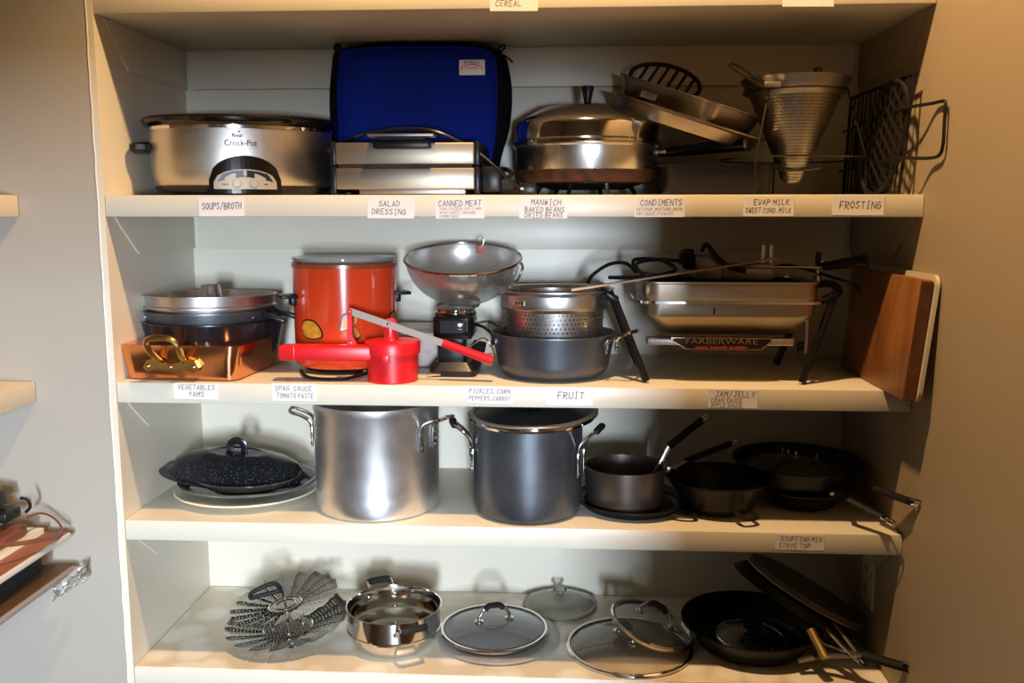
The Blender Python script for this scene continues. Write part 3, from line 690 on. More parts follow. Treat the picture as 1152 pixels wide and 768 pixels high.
# ---- black fluted cake pan in copper pan, dark pan, aluminium ring pan
gx, gy_, gr = fitc(160, 312, .055)
fz = Z+.008
def zat(py, Y): return PZ(232,py,Y)
ft = zat(367, gy_-gr)
flt = MB(); nn_ = 96; Hf = ft-fz; secs = []
for r, z in ((.70,0),(.80,.003),(.93,Hf*.5),(1.0,Hf-.002),(1.045,Hf-.001),(1.045,Hf+.001),(.97,Hf),(.90,Hf*.5),(.76,.006)):
    secs.append([V((gr*r*(1+.035*math.cos(12*t)*(1 if r<1.02 else .0))*math.cos(t), gr*r*(1+.035*math.cos(12*t)*(1 if r<1.02 else 0))*math.sin(t), z)) for t in [2*PI*i/nn_ for i in range(nn_)]])
flt.loft(secs)
fp = thing('fluted_cake_pan', 'black fluted cake pan sitting in the copper roasting pan', 'cake pan', (gx,gy_,fz)); part('pan', flt, mat('black_fluted_metal',(.010,.010,.012),.24,.0,spec=.5), fp, ang=60)
gx2, gy2, gr2 = fitc(160, 305, .062); dz0 = fz+Hf*.62; dt = zat(354, gy2-gr2)
dp = thing('round_cake_pan', 'dark round cake pan stacked between the fluted pan and the aluminium ring pan', 'cake pan', (gx2,gy2,dz0))
part('pan', MB().lathe(wallprof(gr2*.93,gr2*.985,dt-dz0,.002,.01,.003),72), ANOD, dp)
for a in (-2.62,-.52): rivets(dp, STEEL, [V((gr2*.975*math.cos(a),gr2*.975*math.sin(a),dt-dz0-.014))], (math.cos(a),math.sin(a),0), .0035)
for a in (-.12,.08): part('handle', MB().box((gr2+.022,gr2*a*3-.02,dt-dz0-.012),(.05,.016,.010),.003,rot=(0,.35,0)), BLACK, dp)
gx3, gy3, gr3 = fitc(159, 306, .058); az0 = dt-.018; azt = zat(337, gy3-gr3)
rp_ = thing('ring_cake_pan', 'shiny aluminium ring cake pan with centre tube, topmost of the stack at left', 'cake pan', (gx3,gy3,az0), (math.radians(-1.5),0,0)); ha = azt-az0; zb_ = .021
part('pan', MB().lathe([(.02,0),(gr3*.86,0),(gr3*.90,.004),(gr3*.93,zb_),(gr3*.985,zb_+.001),(gr3*.985,zb_+.005),(gr3*.955,zb_+.007),(gr3*.965,ha-.003),(gr3*1.0,ha-.002),(gr3*1.0,ha),(gr3*.955,ha),(gr3*.90,.006),(.02,.004)],80), ALU, rp_)
ht = PZ(235,320,gy3)-az0
part('centre_tube', MB().lathe([(.030,.003),(.025,ha*.6),(.0195,ht-.003),(.0175,ht),(.0155,ht-.003),(.0155,0)],36), ALU, rp_)

# ---- red slow fryer
rx, ry, rr_ = fitc(328, 444, .085)
rt_ = PZ(386,303,ry-rr_)-Z
rf = thing('red_stock_pot', 'orange red enamel slow cooker with vegetable pictures and glass lid', 'slow cooker', (rx,ry,Z))
part('body', MB().lathe([(0,.012),(rr_*.93,.012),(rr_*.97,.018),(rr_*.985,.04),(rr_*.99,rt_*.5),(rr_,rt_),(rr_*.97,rt_),(0,rt_-.004)],80), REDE, rf)
part('rim', MB().lathe([(rr_*.98,rt_-.001),(rr_*1.015,rt_),(rr_*1.015,rt_+.008),(rr_*.99,rt_+.011),(rr_*.94,rt_+.010),(rr_*.94,rt_)],72), BROWNE, rf)
part('base', MB().lathe([(0,.004),(rr_*.80,.004),(rr_*.86,.013),(0,.013)],48), BLACK, rf)
lt = PZ(385,290,ry)-Z
lid = part('lid', MB().lathe([(rr_*.90,rt_+.010),(rr_*.98,rt_+.012),(rr_*1.0,rt_+.016),(rr_*.99,rt_+.019),(rr_*.93,rt_+.019),(rr_*.95,lt-.003),(rr_*1.01,lt-.001),(rr_*1.01,lt+.003),(rr_*.9,lt+.003),(rr_*.86,rt_+.018),(0,rt_+.014),(0,rt_+.010)],72), CLOUDY, rf, 'clear glass lid')
for a, s_ in ((PI+.50,1),(.42,1)):
    ca,sa = math.cos(a),math.sin(a); zh = PZ(330,335,ry-.03)-Z+.002
    M = Matrix.Translation((0,0,zh)) @ Matrix.Rotation(a,4,'Z')
    hd = part('handle', MB().box((rr_+.012,0,.004),(.034,.052,.007),.002,M=M).box((rr_+.003,0,-.003),(.012,.034,.024),.003,M=M), BLACK, rf)
for i in range(3):
    a = 2*PI*i/3-.9; part('foot', MB().lathe([(0,0),(.007,0),(.009,.013),(0,.013)],12,M=Matrix.Translation((rr_*.75*math.cos(a),rr_*.75*math.sin(a),0))), CHROME, rf)
def blob(pts, z0, x0, s_=1., y0=0, y1=-.001):
    p = catmull([V((a,0,b_)) for a,b_ in pts], 4, True); c0 = V((0,0,0))
    for q in p: c0 += q
    c0 /= len(p); mb = MB()
    vs = [c0+V((x0,y1,z0))]+[q+V((x0,y1,z0)) for q in p]; n = len(p)
    mb.add(vs, [(0,1+i,1+(i+1) % n) for i in range(n)]); return mb
on_ = [(-.014,.004),(-.012,.009),(-.005,.011),(.004,.010),(.010,.005),(.014,-.002),(.013,-.007),(.004,-.0095),(-.005,-.009),(-.012,-.006),(-.013,-.001),(-.016,.002)]
mu = [(-.010,.006),(-.008,.013),(0,.015),(.008,.013),(.0065,.006),(.0035,.001),(.006,-.003),(.010,-.010),(.006,-.013),(-.001,-.008),(-.004,-.002),(-.011,-.0035)]
for pts, px, py in ((on_,351,371),(mu,396,367),(on_,438,366)):
    p = at(px,py,ry-rr_*.85)-V((rx,ry,Z)); xx = math.asin(max(-.99,min(.99,p.x/rr_)))*rr_
    big = [(a*1.95,b_*1.95) for a,b_ in pts]
    o_ = part('picture', blob(big,p.z,xx,1,0,-.0006).wrap(rr_*.998,rr_*.998), BLACK, rf)
    part('picture_fill', blob([(a*1.72,b_*1.70) for a,b_ in pts],p.z,xx,1,0,-.0014).wrap(rr_*.998,rr_*.998), YEL, o_)
pc = [at(*q)-V((rx,ry,Z)) for q in ((338,404,.12),(344,412,.06),(356,419,.035),(372,420,.03),(388,415,.035),(402,408,.07),(420,402,.12))]
for p in pc: p.z = .0045
part('power_cord', MB().tube(pc, .0035, 8, k=6), BLACK, rf)

# ---- red hamburger press
mx, my, mr = fitc(409.5, 468, .002)
O = V((mx,my,Z)); zp = lambda py: PZ(439,py,my-mr)-Z
hp_ = thing('burger_press', 'bright red plastic food press with grey lever and red grip', 'food press', O)
c0 = zp(387); c1 = zp(401)
part('cup', MB().lathe([(0,0),(mr*.95,0),(mr*.98,.002),(mr*1.0,c1),(mr*1.09,c1+.001),(mr*1.10,c0-.003),(mr*1.07,c0),(mr*.4,c0+.002),(0,c0+.002)],60), REDP, hp_)
part('tab', MB().box((-.004,-mr*1.08,c1-.004),(.014,.008,.016),.0015), REDP, hp_)
X0 = at(314,395,.02).x-mx; X1 = at(412,395,.02).x-mx
bz0, bz1 = PZ(360,406,.015)-Z, PZ(360,389,.015)-Z
part('arm', MB().box(((X0+X1)/2+.006,-.022,(bz0+bz1)/2),(X1-X0+.012,.034,bz1-bz0),.005).box((X0+.03,-.023,(bz0+bz1)/2),(.004,.036,bz1-bz0+.001),.001), REDP, hp_)
pz = zp(361)
part('post', MB().lathe([(.0175,c0),(.015,c0+.003),(.0135,c0+.006),(.0135,pz-.014),(0,pz-.014)],24,M=Matrix.Translation((-.003,0,0))).prism([(-.017,pz-.018),(-.014,pz-.010),(-.010,pz-.002),(-.003,pz),(.004,pz-.002),(.009,pz-.010),(.012,pz-.018)], -.009, .009, 'xz'), REDP, hp_)
yl = -.014
lv = [V((at(394,350,my+yl).x-mx, yl, PZ(394,350,my+yl)-Z)), V((at(499,386,my+yl).x-mx, yl, PZ(499,386,my+yl)-Z)), V((at(554,406,my+yl).x-mx, yl, PZ(554,406,my+yl)-Z))]
ax0 = lv[0].x
pb = MB().prism([(ax0-.006,bz1-.002),(ax0+.014,bz1-.002),(ax0+.008,bz1+.012),(ax0+.0045,bz1+.016),(ax0+.0045,lv[0].z+.004),(ax0,lv[0].z+.007),(ax0-.0045,lv[0].z+.004),(ax0-.004,bz1+.014)], yl-.002, yl-.009, 'xz'); part('upright', pb, REDP, hp_)
d = (lv[1]-lv[0]).normalized(); nrm = V((-d.z,0,d.x)); hw_ = .0065
def bar(p, q, h, y0, y1, n_=None):
    d = (q-p).normalized(); n_ = V((-d.z,0,d.x)); return [(v.x,v.z) for v in (p-d*h*.5-n_*h*.6, p-d*h-n_*0, p-d*h*.5+n_*h*.6, p+n_*h, q+n_*h, q-n_*h, p-n_*h)]
lvr = part('lever', MB().prism(bar(lv[0],lv[1],hw_,0,0), yl+.001, yl-.002, 'xz'), mat('grey_plastic',(.26,.24,.215),.5), hp_)
d = (lv[2]-lv[1]).normalized()
part('grip', MB().tube([lv[1]-d*.002, lv[1].lerp(lv[2],.5), lv[2]], .0075, 8, k=3, flat=1, r1=.0095), REDP, lvr)
rivets(hp_, CHROME, [V((lv[0].x,yl-.009,lv[0].z)), V((ax0+.002,yl-.009,bz1+.006)), V((-.003,yl-.006,pz-.010))], (0,-1,0), .0035)

# ---- black grinder under wire strainer, with clear box behind
gx_ = at(512,380,.14); O = V((gx_.x,.15,Z)); zg = lambda py: PZ(512,py,.11)-Z
kg = thing('food_grinder', 'black kitchen grinder with a chrome collar below the wire strainer', 'grinder', O)
hb = zg(355)
part('body', MB().rvessel([(.036,.05,.012,zg(381)),(.040,.052,.012,zg(377)),(.040,.052,.012,hb-.004),(.036,.048,.012,hb)]), GLOSSB, kg)
part('window', MB().box((0,-.053,(hb+zg(378))/2),(.05,.004,.026),.003), mat('smoked_window',(.03,.03,.035),.08), kg)
part('base', MB().rvessel([(.046,.06,.014,0),(.048,.062,.014,.012),(.036,.05,.014,.028)]), BLACK, kg)
part('column', MB().box((-.006,0,.05),(.055,.06,zg(378)-.0),.006), BLACK, kg)
part('collar', MB().lathe([(0,hb-.002),(.042,hb-.002),(.043,hb+.004),(.038,hb+.007),(.040,hb+.011),(.030,hb+.016),(0,hb+.016)],40), CHROME, kg)
part('crank', MB().tube([(.035,-.03,.06),(.06,-.04,.075),(.075,-.04,.06),(.078,-.03,.035),(.06,-.02,.02)], .0025, 8, k=5), CHROME, kg)
part('feed_tube', MB().tube([(.036,-.01,.055),(.06,-.012,.05)], .014, 16, k=1), BLACK, kg)
part('bolt', MB().tube([(-.02,-.055,.006),(-.05,-.07,.006)], .004, 8, k=1), CHROME, kg)
bq = at(468,385,.22)
cb = thing('plastic_box', 'clear lidded plastic box between the red pot and the grinder', 'box', (bq.x,.26,Z))
part('tub', MB().rvessel([(.05,.06,.012,0),(.056,.066,.014,.004),(.060,.070,.016,.068),(.057,.067,.014,.068),(.053,.063,.012,.006)]), mat('milky_plastic',(.40,.34,.30),.35,col2=(.22,.12,.09),vscale=18), cb)
part('lid', MB().rvessel([(.063,.073,.016,.066),(.064,.074,.016,.074),(.055,.065,.014,.080)]), mat('frosted_lid',(.5,.49,.47),.3), cb)

# ---- wire mesh strainer
wx, wy, wr = fitc(456, 587, .075)
wy = .21; wc_ = at(521,290,wy)
tl = math.radians(13)
sb = at(520,346,wy-.02)
Rt = Euler((tl,0,math.radians(3))).to_matrix().to_4x4()
hs = .096; wr = (587-456)/2*(wc_-CAM).dot(FW)/F
O = wc_ - (Rt @ V((0,0,hs)))
ms = thing('mesh_strainer', 'round wire mesh strainer bowl with a red tag, perched on the black grinder', 'strainer', O, Euler((tl,0,math.radians(3))))
prof = [(wr*math.sin(PI/2*t)**.95*.985, hs*(1-math.cos(PI/2*t))) for t in [i/16 for i in range(17)]]
prof[0] = (.001, 0)
part('mesh_bowl', MB().lathe(prof,72,seam=True), MESH, ms)
part('rim', MB().tube([(wr*math.cos(2*PI*i/36), wr*math.sin(2*PI*i/36), hs) for i in range(36)], .0032, 8, True, 2), CHROME, ms)
part('foot_ring', MB().lathe([(.034,.004),(.036,-.001),(.034,-.006),(.032,-.001),(.034,.004)],36), CHROME, ms)
tgp = V((.032, wr*.90, hs-.004))
tgm = part('tag', MB().box(tgp+V((0,-.008,-.006)),(.014,.003,.018),.001), mat('faded_red_tag',(.5,.09,.06),.5), ms, 'small faded red tag')
part('tag_wire', MB().tube([tgp+V((-.005,-.004,.0)),tgp+V((-.008,.0,.014)),tgp+V((0,.0,.022)),tgp+V((.008,0,.014)),tgp+V((.004,-.004,.0))], .0008, 5, k=5), CHROME, tgm)
part('ear', MB().tube([(wr*.96,-.02,hs),(wr*1.02,-.03,hs-.012),(wr*.94,-.035,hs-.035),(wr*.86,-.03,hs-.045)], .0028, 8, k=4), CHROME, ms)

# ---- dark pot with perforated insert
dx, dy, dr = fitc(552, 695, .005)
Hd = PZ(624,382,dy-dr)-Z; O = V((dx,dy,Z))
dpo = thing('dutch_oven', 'wide dark grey anodised pot with wire loop handles holding the perforated insert', 'pot', O)
part('pot', MB().lathe(wallprof(dr*.90,dr*.985,Hd,.003,.035,.002,8),80), ANOD, dpo)
loop_handle(dpo, math.radians(-25), dr*.985, Hd-.005, .026, .046, .012, .0035, CHROME, drop=.02)
loop_handle(dpo, math.radians(155), dr*.985, Hd-.005, .026, .046, .012, .0035, CHROME, drop=.02)
ix, iy, ir = fitc(557, 692, .012); iz = Z+.012; Hi = PZ(624,331,iy-ir)-iz
b1 = PZ(624,352,iy-ir*.9)-iz
si = thing('strainer_insert', 'aluminium pasta insert with perforated sides standing in the dark grey pot', 'strainer', (ix,iy,iz))
part('perforated_wall', MB().lathe([(ir*.76,.004),(ir*.79,.012),(ir*.83,b1-.004),(ir*.84,b1)],80,seam=True), PERF, si)
part('collar', MB().lathe([(ir*.84,b1-.003),(ir*.90,b1),(ir*.92,b1+.004),(ir*.90,b1+.009),(ir*.895,Hi-.008),(ir*.93,Hi-.004),(ir*1.0,Hi),(ir*1.0,Hi+.002),(ir*.93,Hi+.001),(ir*.88,Hi-.006),(ir*.875,b1+.006),(ir*.82,b1)],80), ALU, si)
part('base', MB().lathe([(0,.003),(ir*.76,.003),(ir*.76,.005),(0,.005)],48), ALU, si)
pm_ = MB().box((0,0,0),(.022,.002,.009),.0005); th_ = math.radians(-128)
Mx = Matrix.Translation((ir*.897*math.cos(th_), ir*.897*math.sin(th_), Hi-.020)) @ Matrix.Rotation(th_+PI/2,4,'Z')
mp_ = part('maker_plate', pm_, CHROME, si, M=Mx)
part('plate_dots', MB().box((-.006,-.0013,0),(.004,.0006,.004)).box((0,-.0013,0),(.003,.0006,.003)).box((.006,-.0013,0),(.004,.0006,.004)), BLACK, mp_, M=Mx)
# long flat stick resting on insert and broiler
s0 = at(643,326,.045); s1 = at(873,290.5,.14)
st = thing('wooden_stick', 'long flat wooden stick resting across the strainer insert and the broiler', 'stick', s0)
d = s1-s0; n_ = V((-d.z,0,d.x)).normalized()
part('stick', MB().loft([[p+n_*.0035*a+V((0,1,0)).cross(V((0,0,0)))+V((0,b_*.010,0)) for a,b_ in ((-.5,-1),(-.5,1),(.5,1),(.5,-1))] for p in (V((0,0,0)), d*.3, d*.7, d)]), WOODL, st)

# ---- open hearth broiler
by = .05; O = at(815,422,by); O.z = Z; O.y = .16
zB = lambda py, y=.045: PZ(815,py,y)-Z
xw = lambda px, y=.045: at(px,350,y).x-O.x
br = thing('tabletop_broiler', 'stainless tabletop broiler on splayed black legs with nameplate', 'broiler', O)
hxm = (xw(921)-xw(726))/2; xm_ = (xw(921)+xw(726))/2; dB = .115
M = Matrix.Translation((xm_,0,0))
part('tray', MB().rvessel([(hxm*.72,dB*.6,.02,zB(380)),(hxm*.80,dB*.72,.02,zB(377)),(hxm*.98,dB*.97,.03,zB(358)),(hxm,dB,.03,zB(355)),(hxm,dB,.03,zB(342))], M=M), SATIN, br)
part('rim', MB().rvessel([(hxm*1.0,dB*1.0,.03,zB(343)),(hxm*1.10,dB*1.05,.035,zB(342)),(hxm*1.10,dB*1.05,.035,zB(339)),(hxm*1.0,dB*1.0,.03,zB(338))], M=M), CHROME, br)
part('upper_wall', MB().rvessel([(hxm,dB*.99,.03,zB(339)),(hxm*1.02,dB,.03,zB(335)),(hxm*1.02,dB,.03,zB(320)),(hxm*1.04,dB*1.02,.03,zB(319)),(hxm*1.04,dB*1.02,.03,zB(317.5)),(hxm*.97,dB*.96,.03,zB(317.5)),(hxm*.95,dB*.94,.03,zB(330))], M=M), SATIN, br)
part('slot', MB().box((xw(803.5),-dB-.001,zB(350)),(.003,.002,.012)), BLACK, br)
part('cross_bar', MB().box(((xw(729)+xw(898))/2,-dB+.03,zB(386)),(xw(898)-xw(729),.025,.015),.004), STEEL, br)
yy = -dB+.012
npd = [(xw(756),zB(380.5)),(xw(871.5),zB(380.5)),(xw(871),zB(384)),(xw(860),zB(394)),(xw(773),zB(394)),(xw(757),zB(384))]
npl = part('nameplate', MB().prism(npd, yy, yy-.004, 'xz'), GOLD, br)
cxn = (xw(756)+xw(871.5))/2; czn = (npd[0][1]+npd[3][1])/2
part('nameplate_field', MB().prism([(cxn+(a-cxn)*.965, czn+(b_-czn)*.84) for a,b_ in npd], yy-.003, yy-.005, 'xz'), BLACK, npl)
tt = text('FARBERWARE', .0155, 1.42); part('lettering', MB().add([v+V((cxn,yy-.0056,czn+.004)) for v in tt.v], tt.f), GOLD, npl)
tt = text('open hearth broiler', .0085, 1.45); part('lettering', MB().add([v+V((cxn,yy-.0056,czn-.0065)) for v in tt.v], tt.f), INKR, npl)
for (ax_,ay_),(bx_,by_) in (((692,338),(727,422)),((944,330),(903,422))):
    for yt in (-.09, .09):
        t0 = at(ax_,ay_,by)-O; t1 = at(bx_,by_,by-.0)-O; t0.y = yt; t1.y = yt*1.2; t1.z = .003
        part('leg', MB().tube([t0, t0.lerp(t1,.5), t1], .0075, 8, k=2, flat=1.), BLACK, br)
for a,b_ in ((928,946),(694,680)):
    p = at(a,338,.06)-O; q = at(b_,330,.06)-O
    part('side_handle', MB().tube([(p.x,-.09,p.z),(q.x,-.085,q.z),(q.x+(.010 if b_>a else -.01),0,q.z+.01),(q.x,.085,q.z),(p.x,.09,p.z)], .008, 10, k=4), BLACK, br)
part('spit_rod', MB().tube([V((xw(911),-.10,zB(360))), V((xw(911),-.10,zB(398)))], .003, 8, k=1), STEEL, br)
part('heater_knob', MB().lathe([(0,0),(.012,0),(.010,.014),(0,.014)],16,M=Matrix.Translation((xw(905),-.08,zB(393))) @ Matrix.Rotation(PI/2,4,'Y')), BLACK, br)
part('grill_grid', (lambda m_: [m_.tube([(xm_-hxm*.95,y_,zB(322)),(xm_+hxm*.95,y_,zB(322))], .002, 6, k=1) for y_ in [-.10+.0125*i for i in range(17)]] and m_)(MB()), IRON, br)
top = O.z+zB(319)
# rotisserie motor + cord + spit forks lying on top
rm = at(795,305,.16); rm.z = top
mo = thing('rotisserie_motor', 'grey rotisserie motor block with a black cord lying on the broiler', 'motor', rm)
part('housing', MB().box((.0,0,.024),(.054,.06,.048),.008), DULL, mo)
part('gear_cover', MB().box((.075,0,.016),(.10,.055,.032),.004), DULL, mo)
for px in (859,868): 
    p = at(px,284,.16)-rm; part('pin', MB().tube([(p.x,0,.028),(p.x,0,.068)], .0032, 8, k=1), STEEL, mo)
part('strap', MB().tube([at(*q)-rm for q in ((789,282,.14),(795,275,.13),(805,288,.12),(820,300,.12),(838,305,.13))], .005, 8, k=5), BLACK, mo)
part('cap', MB().tube([(-.030,0,.04),(-.046,.0,.05),(-.05,0,.03)], .010, 8, k=3), BLACK, mo)
cr = at(730,312,.12); cr.z = top
cc = thing('power_cord', 'bundled black power cord on the left end of the broiler', 'power cord', cr)
pts = [at(*q)-cr for q in ((661,318,.20),(668,308,.19),(686,297,.18),(704,296,.16),(716,306,.14),(712,294,.16),(722,291,.17),(745,293,.15),(760,303,.12),(742,309,.10),(722,307,.10),(716,297,.12),(735,292,.14),(770,294,.14),(782,300,.13),(765,309,.10),(735,311,.09),(705,312,.10),(685,312,.12))]
part('flex', MB().tube(pts, .0038, 8, k=5), BLACK, cc)
part('plug', MB().box(at(774,291,.17)-cr,(.022,.02,.04),.005), BLACKM, cc)
hp2 = at(925,297,.12)
hh2 = thing('skewer_handle', 'black tapered handle on a long spit lying over the right end of the broiler', 'spit', hp2)
part('grip', MB().tube([at(926,300,.12)-hp2, at(950,296,.10)-hp2, at(975,293,.08)-hp2], .008, 12, k=3, r1=.0125), BLACK, hh2)
part('rod', MB().tube([at(812,300,.13)-hp2, at(926,301,.12)-hp2], .0025, 8, k=1), STEEL, hh2)
ck = at(920,302,.13); ck.z = top
k2 = thing('spit_clamp', 'small metal clamp with black thumbscrew standing on the broiler rim', 'clamp', ck)
part('thumbscrew', MB().box((0,0,.040),(.010,.012,.032),.003), BLACK, k2); part('collar', MB().lathe([(0,0),(.008,0),(.008,.010),(.004,.014),(.004,.03),(0,.03)],16), CHROME, k2)
part('nut', MB().lathe([(0,0),(.005,0),(.005,.012),(0,.012)],6,M=Matrix.Translation((.004,0,.036)) @ Matrix.Rotation(PI/2,4,'Y')), CHROME, k2)
# second cord drooping at the right
q0 = at(945,312,.10)
c3 = thing('temperature_probe', 'thin black cord sagging off the right side of the broiler', 'cord', q0)
part('flex', MB().tube([at(*q)-q0 for q in ((862,302,.15),(885,298,.16),(915,305,.14),(940,313,.10),(962,320,.09),(968,330,.12))], .003, 8, k=5), BLACK, c3)

# ---- cutting boards leaning on the right wall
Bf = V((.696,-.095,Z)); Bb = V((.692,.25,Z)); Yf = Bf.y; Yb_ = Bb.y
hgt = PZ(1039,314,Yf)-Z; lean = .020
ed = V((Bb.x-Bf.x, Yb_-Yf, 0)); 
ux = ed.normalized(); upv = V((lean,0,hgt)); Lh = upv.length; upv.normalize()
nv = ux.cross(upv).normalized()
if nv.x < 0: nv = -nv
def board(name, label, mt, org, le, hg, th, edge=None, bev=.004):
    M = Matrix((ux, upv, nv)).transposed().to_4x4()
    t = thing(name, label, 'cutting board', org)
    m_ = MB().box((le/2,hg/2,th/2),(le,hg,th),bev); part('board', m_, mt, t, M=M)
    return t, M
t, M = board('cutting_board', 'thick butcher block cutting board leaning at the right end of the shelf', WOODB, V((Bf.x,Yf,Z)), ed.length, Lh, .024)
part('end_strip', MB().box((-.0006,Lh/2,.012),(.0012,Lh-.006,.020)), ENDG, t, M=M)
org2 = V((Bf.x,Yf,Z))+nv*.0245+V((0,-.004,0))
lim = W-.004
t2 = thing('cutting_board', 'thin cream plastic cutting board behind the butcher block board', 'cutting board', org2)
up2 = V((lean,0,hgt)).normalized()
M2 = Matrix((ux, up2, ux.cross(up2) if ux.cross(up2).x > 0 else -ux.cross(up2))).transposed().to_4x4()
part('board', MB().rvessel([(ed.length*.5,Lh*.522,.02,0),(ed.length*.5,Lh*.522,.02,.0065)], M=Matrix.Translation((0,0,.0)) ), POLY, t2, M=M2 @ Matrix.Translation((ed.length*.49,Lh*.522,.0)))

# ================================================================== THIRD BAY
Z = SH[3]
# ---- platter stack
px_, py_, pr = fitc(182.5, 349, .022)
cz = Z
cpl = thing('serving_platter', 'large cream china platter at the bottom of the stack at left', 'platter', (px_,py_,Z))
part('platter', MB().lathe([(0,.002),(pr*.5,.0),(pr*.55,.004),(pr*.8,.010),(pr*.97,.014),(pr,.017),(pr*.98,.019),(pr*.8,.014),(pr*.55,.008),(0,.007)],80,1,.92), CREAM, cpl)
gd1 = thing('glass_platter', 'grey green glass serving dish resting on the cream platter', 'platter', (px_+.002,py_+.002,Z+.0165), (0,0,0))
part('dish', MB().lathe([(0,.0),(pr*.55,.0),(pr*.8,.009),(pr*.96,.017),(pr*.965,.021),(pr*.94,.022),(pr*.78,.014),(pr*.55,.005),(0,.005)],80,1,.90), GGLASS, gd1)
gb1 = thing('glass_bowl', 'shallow clear glass lid inverted between the dish and black enamel lid', 'glass lid', (px_+.008,py_-.018,Z+.0225))
part('bowl', MB().lathe([(0,0),(pr*.35,.0),(pr*.60,.010),(pr*.70,.024),(pr*.73,.026),(pr*.73,.029),(pr*.68,.028),(pr*.58,.014),(pr*.33,.004),(0,.004)],72,1,.85), GLASS, gb1)
el0 = at(178.6,526,py_); el1 = at(352,540,py_)
ew = (el1-el0).length/2; em = (el0+el1)/2
ta = math.atan2(el0.z-el1.z, el1.x-el0.x)
el = thing('roaster_lid', 'black speckled enamel oval roaster lid with loop knob on the platter stack', 'lid', (em.x,py_+.012,em.z-.001), (math.radians(3), ta, 0))
hd_ = .052
part('lid', MB().lathe([(ew*1.0,0),(ew*1.0,.003),(ew*.90,.003),(ew*.84,.010),(ew*.78,.026),(ew*.66,.036),(ew*.40,hd_-.006),(ew*.34,hd_-.004),(ew*.30,hd_-.006),(ew*.15,hd_-.003),(0,hd_-.002),(0,hd_-.006),(ew*.40,hd_-.010),(ew*.64,.032),(ew*.76,.022),(ew*.82,.008),(ew*.90,.0)],80,1,.60), ENAM, el)
lk = part('knob', MB().tube([(-.015,0,hd_-.006),(-.017,0,hd_+.006),(-.010,0,hd_+.018),(.004,0,hd_+.020),(.015,0,hd_+.010),(.014,0,hd_-.006)], .008, 10, k=5, flat=.35), ENAM, el)

# ---- big aluminium stock pot
ux_, uy, ur = fitc(346.5, 491.5, .001); Hs = PZ(420,463,uy-ur)-Z
sp = thing('stock_pot', 'tall brushed aluminium stock pot with looped metal handles', 'stock pot', (ux_,uy,Z))
part('pot', MB().lathe([(0,.001),(ur*.90,.0),(ur*.955,.004),(ur*.975,.014),(ur*.985,.04),(ur*.99,Hs-.018),(ur*1.0,Hs-.016),(ur*1.004,Hs-.001),(ur*.99,Hs),(ur*.975,Hs-.002),(ur*.965,.02),(ur*.9,.006),(0,.005)],96), ALUP, sp)
loop_handle(sp, math.radians(-27), ur*.99, Hs-.036, .022, .050, .014, .0035, CHROME, drop=.038)
loop_handle(sp, math.radians(188), ur*.99, Hs-.038, .022, .046, .016, .0035, CHROME, drop=.038)
# ---- dark stock pot with steel rimmed lid
vx, vy, vr = fitc(530, 658, .001); Hv = PZ(594,483,vy-vr)-Z
dsp = thing('stock_pot', 'tall dark grey anodised stock pot with a steel rimmed lid', 'stock pot', (vx,vy,Z))
part('pot', MB().lathe([(0,.001),(vr*.86,.0),(vr*.94,.006),(vr*.975,.020),(vr*.99,.05),(vr*1.0,Hv-.006),(vr*1.0,Hv),(vr*.975,Hv),(vr*.965,.025),(vr*.85,.006),(0,.005)],96), mat('stained_anodised',(.125,.135,.15),.36,.75,var=.30,vscale=14,rvar=.07), dsp)
loop_handle(dsp, math.radians(-16), vr*1.0, Hv-.045, .022, .040, .030, .003, CHROME, grip=BLACKM, drop=.045)
loop_handle(dsp, math.radians(190), vr*1.0, Hv-.040, .022, .040, .030, .003, CHROME, grip=BLACKM, drop=.045)
l0 = (PZ(526,474,vy), PZ(673,470,vy))
lr = (673-526)/2*(V((vx,vy,l0[0]))-CAM).dot(FW)/F
lx = at(599.5,478,vy).x
sl = thing('pot_lid', 'steel rimmed dark glass lid resting askew on the dark stock pot', 'lid', (lx,vy+.004,Z+Hv+.006), (math.radians(3), math.radians(-1.5), 0))
part('rim', MB().lathe([(lr*.90,-.004),(lr*.955,-.006),(lr*.97,-.001),(lr*1.0,.001),(lr*1.0,.005),(lr*.97,.008),(lr*.93,.009),(lr*.90,.004)],96), CHROME, sl)
part('glass', MB().lathe(capdome(lr*.93,.012,.004,.003),72), mat('dark_lid_surface',(.012,.013,.018),.10,coat=.5), sl)
part('knob', MB().lathe([(0,.014),(.010,.014),(.009,.022),(.017,.026),(.017,.031),(0,.033)],24), BLACK, sl)

# ---- flat griddle, saucepan and ladle
qx, qy, qr = fitc(656, 790, .03)
gp = thing('griddle_pan', 'thin black griddle pan lying under the brown grey saucepan', 'griddle', (qx-.012,qy,Z))
part('pan', MB().lathe(wallprof(qr*.86,qr*.97,.020,.004,.010,.0025),72), NSTICK, gp)
e = [V((qr*.72,-.055,.014)), V((qr*.95,-.10,.012)), V((qr*1.55,-.118,.010))]
part('ear', MB().tube([V((qr*.60,-qr*.72,.012)), V((qr*.85,-qr*.80,.010)), V((qr*1.02,-qr*.74,.010)), V((qr*.92,-qr*.40,.014))], .005, 8, k=4, flat=.6), NSTICK, gp)
wx_, wy_, wr_ = fitc(660, 756, .055); wz = Z+.0045
Hw = PZ(708,535,wy_-wr_)-wz
sa = thing('saucepan', 'brownish grey anodised saucepan beside the dark stock pot', 'saucepan', (wx_,wy_,wz))
part('pan', MB().lathe(wallprof(wr_*.93,wr_*.985,Hw,.003,.012,.0015),80), ANODB, sa)
o = V((wx_,wy_,wz))
pan_handle(sa, at(756,527,wy_+.02)-o, at(772,518,wy_+.04)-o, at(822,499,wy_+.09)-o, .008)
